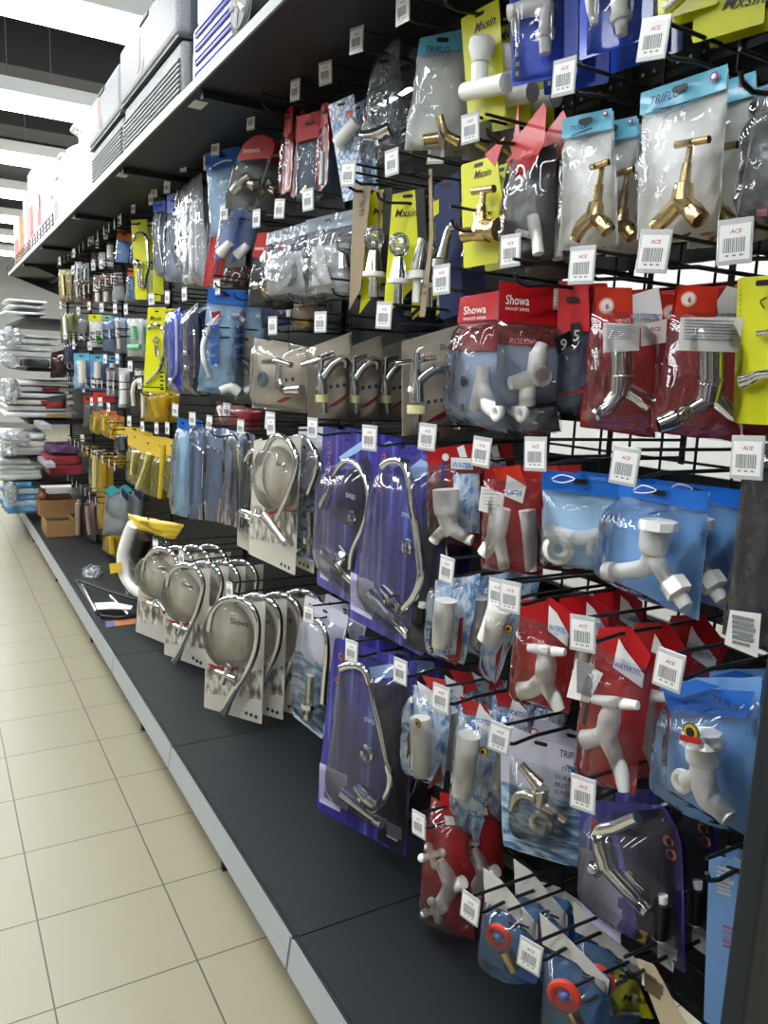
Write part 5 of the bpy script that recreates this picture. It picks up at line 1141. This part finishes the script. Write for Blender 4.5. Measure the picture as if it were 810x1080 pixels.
hose_pack('red strip bag', 'red and white bag tucked under the left lever tap card', [(228, 423), (264, 432), (262, 455), (226, 447)], redbag, 0, None, [[(232, 430), (236, 442)]], 4, wplast, (258, 437), 1, x=1.0, name='spout_bag', cat='faucet pack')
# yellow topped pack and the yellow tube bags
p = Pack('brush_pack', 'yellow headed white hose pack', 'clear pack with crinkled yellow header, white hose and black foam', 'hose pack', [(138, 541), (198, 553), (172, 640), (128, 628)], hang=(165, 546), x=.88)
p.sheet('header', amber, quad=[(138, 541), (198, 553), (187, 569), (143, 557)], dy=-.02, bulge=.02, wr=.01, ragged=.006); p.sheet('front_film', crinkle, quad=[(143, 556), (187, 568), (170, 632), (130, 626)], bulge=.05, wr=.01)
p.strokes('hose', wplast, [([(141, 553), (135, 567), (130, 586), (132, 605), (140, 618), (152, 628)], [7, 7, 7, 7, 7, 6])]); p.strokes('foam', black, [([(152, 566), (147, 584), (151, 596)], [9, 10, 7])], dy=-.065); p.slab('yellow_label', amber, [(129, 592), (141, 590), (142, 600), (130, 602)], dy=-.075, th=.002)
p.text('HOSE', (157, 551), 4, black, dy=-.05); p.done(0, notag=True)
tubes = [('first yellow tube bag', 'yellow topped bag with long cream tube, nearest of four', [(176, 462), (189, 466), (186, 524), (176, 520)], [(185, 472), (183, 500), (181, 521)]),
         ('second yellow tube bag', 'yellow topped bag with long yellow tube, second of four', [(164, 462), (178, 465), (174, 528), (162, 524)], [(172, 469), (171, 500), (169, 525)]),
         ('third yellow tube bag', 'yellow topped bag with slanted cream tube, third of four', [(150, 460), (166, 462), (160, 524), (146, 518)], [(157, 478), (152, 498), (145, 515)]),
         ('fourth yellow tube bag', 'yellow topped bag with grey filter, farthest of four', [(136, 452), (152, 458), (150, 516), (134, 508)], [(142, 476), (140, 500)])]
for nm, lab, q, st in tubes:
    hose_pack(nm, lab, q, slate, .3, amber, [st], 3.2, amber if 'yellow tube' in lab else mat('cream_tube', 'd9cf8c', .4), (q[0][0]+3, q[0][1]-10), 1, name='brush_pack', cat='cleaning tool pack', filmm=yelfilm)
hose_pack('black and yellow filter bag', 'clear bag with black disc and yellow top left of tube bags', [(124, 450), (140, 451), (136, 483), (122, 479)], darkbag, .25, amber, [[(128, 462), (130, 476)]], 5, dgrey, None, 1, name='brush_pack', cat='cleaning tool pack', notag=True)
hose_pack('bright yellow pouch', 'small bright yellow pouch under the black and yellow filter bag', [(118, 482), (132, 478), (135, 490), (124, 495)], amber, 0, None, [], 2, None, None, 0, name='brush_pack', cat='cleaning tool pack', filmm=yelfilm, notag=True)
hose_pack('blue green labelled bag', 'grey bag with blue green label hanging low over the deck', [(112, 514), (138, 522), (133, 566), (108, 564)], mat('pale_grey_bag', 'b4bcc2', .5, bump=.3, bscale=40), 0, None, [], 2, None, None, 1, name='brush_pack', cat='cleaning tool pack', notag=True,
          extra=lambda p: (p.slab('teal_label', mat('teal_label', '3f9c9a', .4), [(112, 517), (122, 510), (130, 516), (120, 523)], dy=-.04, th=.001), p.slab('navy_label', navy, [(133, 514), (140, 522), (138, 528), (131, 520)], dy=-.04, th=.001)))
hose_pack('yellow sponge bag', 'yellow sponge bag hanging lowest, under the grey labelled bag', [(112, 560), (128, 564), (124, 590), (108, 580)], amber, 0, None, [[(118, 566), (119, 584)]], 3.5, amber, None, 1, x=.94, name='brush_pack', cat='cleaning tool pack', filmm=yelfilm, notag=True)
hose_pack('tall yellow strip pack', 'tall yellow strip pack left of the grey labelled bag', [(106, 476), (112, 477), (112, 562), (104, 558)], amber, 0, None, [], 2, None, None, 1, name='brush_pack', cat='cleaning tool pack', filmm=yelfilm, notag=True)
hose_pack('cream tube pack', 'slim cream tube pack left of the tall yellow strip', [(97, 472), (104, 474), (103, 522), (96, 518)], beige, 0, None, [[(100, 476), (100, 518)]], 2.6, mat('cream_tube', 'd9cf8c', .4), None, 1, name='brush_pack', cat='cleaning tool pack', notag=True)
for k, (q, lab) in enumerate((([(79, 527), (86, 526), (87, 566), (78, 568)], 'long brown tube bag over the deck, left of two'), ([(89, 530), (99, 530), (101, 572), (91, 568)], 'long brown tube bag over the deck, right of two'))):
    hose_pack(('left', 'right')[k]+' brown tube bag', lab, q, mat('brown_bag', '8a7264', .5, bump=.3), 0, None, [[(q[0][0]+3, q[0][1]+4), (q[3][0]+4, q[3][1]-4)]], 2.5, mat('brown_tube', 'a08878', .4), None, 1, name='brush_pack', cat='cleaning tool pack', notag=True)
for k, (q, lab) in enumerate((([(98, 432), (105, 432), (104, 459), (97, 456)], 'yellow drop shaped bag, farthest of three in a row'), ([(107, 432), (114, 433), (114, 462), (107, 458)], 'yellow drop shaped bag, middle of three in a row'), ([(116, 438), (123, 440), (122, 465), (115, 462)], 'yellow drop shaped bag, nearest of three in a row'))):
    hose_pack(('farthest', 'middle', 'nearest')[k]+' yellow drop bag', lab, q, amber, .12, mat('orange_header', 'd86a28', .4), [[(q[0][0]+3, q[0][1]+9), (q[3][0]+3, q[3][1]-4)]], 2.2, amber, (q[0][0]+1, q[0][1]-8), 1, name='brush_pack', cat='cleaning tool pack', filmm=yelfilm)
fp = mat('fleshy_white', 'd8d0c0', .5)
small = [  # short, label, box, back colour, header share, header colour, dark/white stroke
    ('green capped fitting bag', 'clear bag with pale green caps left of the yellow spout card', (134, 336, 151, 376), whitebag, 0, None, [[(141, 344), (142, 358)], [(136, 366), (148, 366)]], 3, mat('pale_green', '7fc79a', .4)),
    ('pink white hose bag', 'white and pink hose bag left of the green capped bag', (121, 335, 132, 372), bgrey, 0, None, [[(124, 340), (126, 368)]], 2.2, fp),
    ('blue fitting bag', 'plain dusty blue bag in the third row, farther off', (108, 334, 120, 370), mat('dusty_blue', '7489a8', .45), .1, teal, [], 1, None),
    ('yellow green bag', 'white bag with yellow patch and green corner, third row', (94, 332, 107, 366), whitebag, .2, yellow, [[(103, 355), (106, 362)]], 3, mat('leaf_green', '4f9a3a', .4)),
    ('dark fitting blister', 'grey blister with dark and white parts, third row', (82, 336, 92, 364), mgrey, 0, None, [[(85, 356), (87, 358)]], 2, wplast),
    ('left pale latex bag', 'blue topped bag with pale long gloves, left of two', (78, 373, 94, 410), skyb, .2, teal, [[(87, 380), (87, 404)]], 4, fp),
    ('right pale latex bag', 'blue topped bag with pale long gloves, right of two', (95, 374, 111, 412), lblue, .2, teal, [[(103, 382), (103, 406)]], 3.5, fp),
    ('grey tube bundle bag', 'bag of thin grey tubes in the fourth row', (112, 388, 124, 418), lgrey, .08, kraft, [[(115, 392), (115, 416)], [(120, 392), (120, 416)]], 1.6, lgrey),
    ('white ridged bag', 'white ridged bag hanging beside the grey tube bundle', (125, 388, 137, 430), whitebag, 0, None, [[(130, 394), (130, 426)]], 3.5, wplast),
    ('black curved trap bag', 'bag with cream and black curved pipe left of yellow bag', (138, 396, 152, 436), darkbag, 0, None, [[(149, 400), (142, 404), (140, 414), (141, 428)]], 2.2, fp),
    ('yellow clear tube bag', 'amber clear bag below the black curved pipe bag', (148, 414, 158, 442), amber, 0, None, [[(151, 418), (151, 440)]], 2, fp),
    ('left orange label bag', 'bag with bright orange red header, left of two', (88, 418, 97, 450), mgrey, .2, orange, [], 1, None),
    ('right orange label bag', 'bag with bright orange red header, right of two', (98, 414, 112, 434), mgrey, .5, orange, [], 1, None),
    ('pale gold chain bag', 'pale gold bag at the end of the second row', (62, 284, 76, 318), mat('pale_gold', 'c9c08a', .45, bump=.5), 0, None, [[(66, 290), (68, 312)]], 2.4, brass),
    ('first brown fitting bag', 'small brown fitting bag in the second row, farthest', (78, 294, 86, 320), mat('brown_bag', '8a7264', .5), 0, None, [[(81, 300), (82, 314)]], 2, satin),
    ('second brown fitting bag', 'small brown fitting bag in the second row, middle', (88, 292, 97, 322), mat('brown_bag', '8a7264', .5), 0, None, [[(92, 300), (93, 318)]], 2.2, satin),
    ('third brown fitting bag', 'small brown fitting bag in the second row, nearest', (99, 290, 107, 322), mat('rose_brown', '9a7a70', .5), 0, None, [[(102, 300), (103, 318)]], 2.4, wplast),
    ('slim brown stick pack', 'slim brown stick pack beside the white fitting bag', (108, 288, 116, 320), kraft, 0, None, [[(112, 308), (112, 318)]], 2.4, wplast),
    ('white roll pack', 'white cylindrical roll pack high in the top row', (113, 257, 120, 274), lgrey, 0, None, [[(116, 259), (116, 272)]], 3, wplast),
    ('maroon fitting pack', 'maroon and white fitting pack in the top row', (96, 264, 104, 282), mat('maroon', '6a2428', .4), 0, None, [[(99, 274), (100, 281)]], 2.2, wplast),
    ('white box pack', 'small white square pack right of the maroon one', (104, 266, 111, 282), white, 0, None, [], 1, None),
    ('grey fitting pack', 'grey metal fitting pack at the far top row', (79, 276, 86, 296), silver, 0, None, [[(82, 282), (82, 294)]], 1.8, chrome),
    ('blue red peg bag', 'navy bag beside the pale glove bags, fourth row', (68, 362, 78, 384), navy, 0, None, [], 1, None),
    ('green leafy chain bag', 'bag of yellow green and white links near the end', (64, 330, 76, 362), mat('olive_bag', '8c9150', .5, bump=.5), 0, None, [[(68, 334), (70, 358)]], 2, wplast),
    ('yellow narrow pack', 'narrow yellow pack near the red handled stack', (88, 470, 94, 482), amber, 0, None, [], 1, None)]
for nm, lab, bb, back, hd, hm, st, r, ma_ in small:
    hose_pack(nm, lab, bb, back, hd, hm, st, r, ma_, (bb[0]+2, bb[1]-9), 1, x=.92 if bb[0] > 80 else .84, name='hardware_pack', cat='hardware pack', bulge=.02)

# rows of hooks whose goods are hidden or sold out
cnt = 0
for u, v in [(192, 189), (175, 196), (162, 204), (149, 214), (140, 221), (132, 227), (125, 234), (120, 234.5)][5:]: pass
def hook_row(z, y0, y1, step, lab, grp):
    y = y0
    while y < y1:
        make_hook('', y, z, .95, None, True, label=lab, group=grp, far=True); y += step*random.uniform(.85, 1.15)
hook_row(1.995, 4.05, 6.3, .155, 'black wire hook with white price tag in the distant top row', 'distant top row hooks')
hook_row(1.74, 4.3, 6.2, .16, 'black wire hook with white price tag in the distant second row', 'distant second row hooks')
hook_row(1.47, 4.2, 6.0, .19, 'black wire hook with white price tag in the distant third row', 'distant third row hooks')
hook_row(1.20, 4.3, 6.1, .17, 'black wire hook with white price tag in the distant fourth row', 'distant fourth row hooks')
hook_row(.78, 4.3, 6.1, .17, 'black wire hook with white price tag in the distant fifth row', 'distant fifth row hooks')
hook_row(.50, 4.9, 6.1, .18, 'black wire hook with white price tag in the distant lowest row', 'distant lowest row hooks')

# ------------------------------------------------------------------ the shelves of flat goods at the end of the run
YS = 6.35
def flat_pack(short, lab, u0, v0, u1, v1, ma, y=YS, dep=.5, sag=.012, grp=None, patch=None, cat='flat pack', name='flat_pack'):
    a, b = on_y(u0, v0, y), on_y(u1, v1, y)
    x0, x1, z1, z0 = a.x, b.x, a.z, max(b.z, .142)
    if z1 < z0+.012: return
    o = empty(name, ((x0+x1)/2, y+dep/2, z0)); tag(o, lab, cat, grp)
    bm_ = bmesh.new(); box(bm_, (-(x1-x0)/2, -dep/2, 0), ((x1-x0)/2, dep/2, z1-z0), min(.018, (z1-z0)*.42), 3)
    bmesh.ops.subdivide_edges(bm_, edges=[e for e in bm_.edges if e.calc_length() > .1], cuts=6, use_grid_fill=True)
    sd = random.random()*40
    for v in bm_.verts:
        n1 = noise.noise(Vector((v.co.x*9+sd, v.co.y*9, v.co.z*10))); v.co.z += n1*sag*.35; v.co.y += noise.noise(Vector((v.co.x*22, sd, v.co.z*30)))*.022; v.co.x += noise.noise(Vector((sd, v.co.y*12, v.co.z*20)))*.02
        if v.co.z > 0: pass
    link('wrapped_body', bm_, ma, o, smooth=True)
    h = z1-z0
    if patch:
        bm_ = bmesh.new(); e = (x1-x0); box(bm_, (-e/2+e*patch[0], -dep/2-.013, h*.15), (-e/2+e*patch[1], -dep/2-.006, h*.85)); link('printed_label', bm_, patch[2], o)
wf = [mat('flat_white_a', 'dcdddc', .4, bump=.5, bscale=30), mat('flat_white_b', 'c6c8c8', .4, bump=.5, bscale=30), mat('flat_white_c', 'e8e6e0', .45, bump=.4, bscale=30)]
pos = ['lowest', 'second from the bottom', 'third from the bottom', 'fourth from the bottom', 'fifth from the bottom', 'sixth from the bottom', 'topmost']
def stack(u0, u1, vb, vt, n, where, mats, jit=4, patches=None, grp=None):
    h = (vb-vt)/n
    for k in range(n):
        a = vb-h*(k+1); pt = patches.get(k) if patches else None
        flat_pack('', 'flat wrapped pack %s of the %s stack' % (pos[k] if k < n-1 else 'topmost', where), u0+random.uniform(-jit, jit*.3), a+.6, u1+random.uniform(-jit, jit), a+h-.1, mats[k % len(mats)], grp=grp or 'flat packs in the '+where+' stack', patch=pt, y=YS+random.uniform(0, .05))
stack(8, 52, 333, 314, 3, 'uppermost shelf', wf)
stack(3, 62, 385, 351, 5, 'upper white', wf)
stack(8, 78, 441, 400, 6, 'middle white and red', wf, patches={2: (.5, .72, redbag), 4: (.5, .75, redbag), 0: (.62, 1.0, mat('tan_label', 'c2a56a', .5))})
stack(2, 50, 480, 456, 3, 'dark red and clear', [wf[1], wf[2], wf[0]])
stack(0, 48, 506, 484, 4, 'pale green grey', [mat('flat_greygreen', 'b4bab2', .45, bump=.4), wf[1]])
stack(8, 42, 541, 508, 5, 'blue bottom', [mat('flat_blue', '4a7ea0', .45, bump=.5), mat('flat_ltblue', 'a5bccb', .45, bump=.5)], jit=3)
for k, (u0, v0, u1, v1, ma, lab) in enumerate(((52, 470, 84, 479, mat('plum_pack', '5e3f66', .45), 'plum coloured soft pack above the two red ones'), (48, 481, 86, 491, mat('dull_red_pack', '8f3038', .45), 'dull red soft pack, upper of two'), (52, 491, 88, 501, mat('dull_red_pack', '8f3038', .45), 'dull red soft pack, lower of two'))):
    flat_pack('', lab, u0, v0, u1, v1, ma, y=YS-.38, dep=.35, name='soft_pack', cat='soft pack')
flat_pack('', 'dark grey folded pack jutting from the middle shelf', 26, 378, 54, 388, dgrey, y=YS-.33, dep=.3, name='soft_pack', cat='soft pack')
p = Pack('fitting_blister', 'dark red skate shaped blister', 'dark red blister card hanging beside the white stacks', 'hardware pack', [(54, 372), (70, 368), (71, 398), (53, 399)], plane_y=YS-.2, x=.7)
p.card(mat('maroon', '4a1216', .4), .01); p.strokes('hook_print', white, [([(61, 376), (66, 375), (65, 380)], .9)], dy=-.003); p.dome(.03); p.done(0, hook=False)
p = Pack('fitting_blister', 'red lidded blister', 'red lidded dark pack lying against the middle white stack', 'hardware pack', [(52, 418), (70, 416), (70, 431), (48, 431)], plane_y=YS-.2, x=.7)
p.card(darkbag, .006); p.slab('red_lid', red, [(50, 424), (68, 424), (68, 430), (48, 430)], dy=-.002); p.dome(.03); p.done(0, hook=False)
for k, (u, v, ww, hh, wh) in enumerate(((12, 356, 22, 20, 'upper white'), (10, 380, 16, 14, 'upper white'), (12, 412, 14, 26, 'middle white'), (16, 462, 26, 16, 'lower clear'), (10, 476, 18, 10, 'lower clear'), (12, 520, 10, 24, 'blue bottom'))):
    c = on_y(u, v, YS-.06); o = empty('plastic_wrap', c); tag(o, 'crumpled clear plastic wrap %s %s stack of flat packs' % ('bulging from the' if k % 2 == 0 else 'hanging low on the', wh), 'plastic wrap')
    bm_ = bmesh.new(); bmesh.ops.create_icosphere(bm_, subdivisions=4, radius=1); mp_ = (c-Vector((0, 0, H))).dot(CF)/FPX
    for v_ in bm_.verts:
        n1 = noise.noise(v_.co*2.2+Vector((k*7, 0, 0))); n2 = noise.noise(v_.co*5.5+Vector((0, k*5, 0))); f = 1+.35*n1+.22*n2
        v_.co = Vector((v_.co.x*ww*mp_*.55*f, v_.co.y*.05*f, v_.co.z*hh*mp_*.5*f))
    link('crumpled_film', bm_, film('cloudy_wrap', 'e8eaea', .30, 'eef0f0', .06, 14, .9, 2.2), o, smooth=True)
# shelves that carry the stacks
for vb, u1 in ((334, 60), (387, 66), (443, 80), (482, 88), (508, 50)):
    a = on_y(0, vb, YS); b = on_y(u1, vb, YS)
    z = on_y(30, vb, YS).z
    G('end_shelf', (.63, YS-.01, z-.03), (1.14 if vb != 482 else b.x-.1, 8.0, z-.004), steel)
for u, v in ((40, 440), (44, 478)):
    a = on_y(u, v, YS-.12); bm_ = bmesh.new(); box(bm_, (a.x-.03, YS-.6, a.z-.05), (a.x+.03, YS-.12, a.z-.02)); o = link('shelf_edge_strip', bm_, railm, gon); o.matrix_parent_inverse = Matrix.Translation(-Vector(gon.location))
# open cardboard boxes on the deck
def tray(u0, v0, u1, v1, y, dep, lab, cont):
    a, b = on_y(u0, v0, y), on_y(u1, v1, y); w_, h = b.x-a.x, a.z-b.z
    o = empty('cardboard_box', ((a.x+b.x)/2, y+dep/2, b.z)); tag(o, lab, 'box')
    bm_ = bmesh.new(); t = .004
    for lo, hi in (((-w_/2, -dep/2, 0), (w_/2, -dep/2+t, h)), ((-w_/2, dep/2-t, 0), (w_/2, dep/2, h)), ((-w_/2, -dep/2+t, 0), (-w_/2+t, dep/2-t, h)), ((w_/2-t, -dep/2+t, 0), (w_/2, dep/2-t, h)), ((-w_/2+t, -dep/2+t, 0), (w_/2-t, dep/2-t, t))): box(bm_, lo, hi)
    link('tray', bm_, cardb, o)
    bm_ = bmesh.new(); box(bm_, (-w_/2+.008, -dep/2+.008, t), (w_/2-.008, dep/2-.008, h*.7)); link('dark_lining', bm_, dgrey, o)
    return o, a, b
ZD = .142
o, a, b = tray(41, 528, 80, 542, YS-.15, .3, 'open brown cardboard box, upper of two at the aisle end', None)
t_ = empty('round_pot', (a.x+.035, YS-.05, a.z-.03)); tag(t_, 'round brown pot leaning out of the upper cardboard box', 'pot')
bm_ = bmesh.new(); bmesh.ops.create_uvsphere(bm_, u_segments=16, v_segments=10, radius=.045); bmesh.ops.translate(bm_, verts=bm_.verts, vec=(0, 0, .04)); link('body', bm_, mat('pot_brown', '7a4a24', .4), t_, smooth=True)
bm_ = bmesh.new(); tube(bm_, [(0, 0, .075), (0, 0, .1)], [.02, .024], 12); link('neck', bm_, mat('pot_brown', '7a4a24', .4), t_, smooth=True)
tray(49, 550, 80, 565, on_z(64, 565, ZD).y, .3, 'open brown cardboard box, lower one standing on the deck', None)

# ------------------------------------------------------------------ things lying on the deck
ZD = .1365
def dz(u, v, h=0): return on_z(u, v, ZD+h)
r = empty('wire_rack', dz(110, 632)); tag(r, 'fallen black wire rack with chrome tubes lying on the dark deck', 'rack')
def rel(pt): return pt-Vector(r.location)
bm_ = bmesh.new(); tube(bm_, [rel(dz(82, 612, .03)), rel(dz(112, 623, .035)), rel(dz(148, 634, .03))], .006, 8); tube(bm_, [rel(dz(80, 612, .008)), rel(dz(92, 632, .008)), rel(dz(108, 650, .008))], .006, 8); tube(bm_, [rel(dz(106, 650, .01)), rel(dz(126, 652, .012)), rel(dz(146, 649, .012))], .008, 8)
link('frame', bm_, blackm, r, smooth=True)
for q in (((87, 617), (102, 646)), ((117, 629), (136, 649))):
    bm_ = bmesh.new(); tube(bm_, [rel(dz(*q[0], .016)), rel(dz(*q[1], .014))], .011, 12); link('chrome_tube', bm_, chrome, r, smooth=True)
def flat_thing(name, lab, cat, poly, ma, h0, th, wr=0):
    c = sum((dz(*q) for q in poly), Vector())/len(poly); o = empty(name, (c.x, c.y, ZD+h0)); tag(o, lab, cat)
    bm_ = bmesh.new(); a = [bm_.verts.new((dz(*q).x-c.x, dz(*q).y-c.y, 0)) for q in poly]; b = [bm_.verts.new((v.co.x, v.co.y, th)) for v in a]
    bm_.faces.new(a); bm_.faces.new(b)
    for i in range(len(a)): bm_.faces.new((a[i], a[(i+1) % len(a)], b[(i+1) % len(a)], b[i]))
    bmesh.ops.recalc_face_normals(bm_, faces=bm_.faces); link('body', bm_, ma, o)
    return o, c
flat_thing('paper_strip', 'white paper strip lying across the fallen rack', 'paper', [(100, 642), (120, 641), (140, 645), (138, 649), (118, 648), (102, 649)], paper, .028, .002)
o, c = flat_thing('label_strip', 'orange and blue printed strip lying in front of the rack', 'paper', [(111, 656), (143, 653), (144, 658), (112, 662)], mat('strip_orange', 'b8743c', .5), .0005, .002)
bm_ = bmesh.new(); q_ = [dz(*k)-c for k in ((111, 656.5), (121, 655.5), (122, 660.5), (112, 661.5))]; a = [bm_.verts.new((k.x, k.y, .0026)) for k in q_]; bm_.faces.new(a); link('blue_print', bm_, mat('strip_blue', '5a6a9c', .5), o)
cb = empty('crumpled_bag', dz(98, 606)); tag(cb, 'crumpled clear bag lying on the deck behind the rack', 'bag')
for nm, s_, ma_, hh in (('outer_film', 1.0, crinkle, .05), ('inner_film', .8, silver, .03)):
    bm_ = bmesh.new(); bmesh.ops.create_icosphere(bm_, subdivisions=4, radius=1)
    w_ = (dz(110, 606)-dz(86, 606)).length/2*s_
    for v in bm_.verts:
        n1 = noise.noise(v.co*2.3+Vector((3, s_, 0))); n2 = noise.noise(v.co*5+Vector((9, 0, s_)))
        f = 1+.25*n1+.15*n2; v.co = Vector((v.co.x*w_*f*.8, v.co.y*w_*f*1.2, max(0, v.co.z*hh*(f+.3*n2)+.004)))
    link(nm, bm_, ma_, cb, smooth=True)

# ------------------------------------------------------------------ the next aisle, seen through the wire grid
sg = empty('hanging_sign', (1.75, 1.42, 1.56)); sg.rotation_euler = (0, 0, -PI/2); tag(sg, 'red sign with white letters seen through the wire grid', 'sign')
bm_ = bmesh.new(); box(bm_, (-.25, 0, -.07), (.25, .012, .03), .002, 1); link('board', bm_, mat('sign_red', 'c03038', .5), sg)
bm_ = bmesh.new(); add_text(bm_, 'SAWJSW', -.2, -.002, -.04, .07); link('lettering', bm_, white, sg)
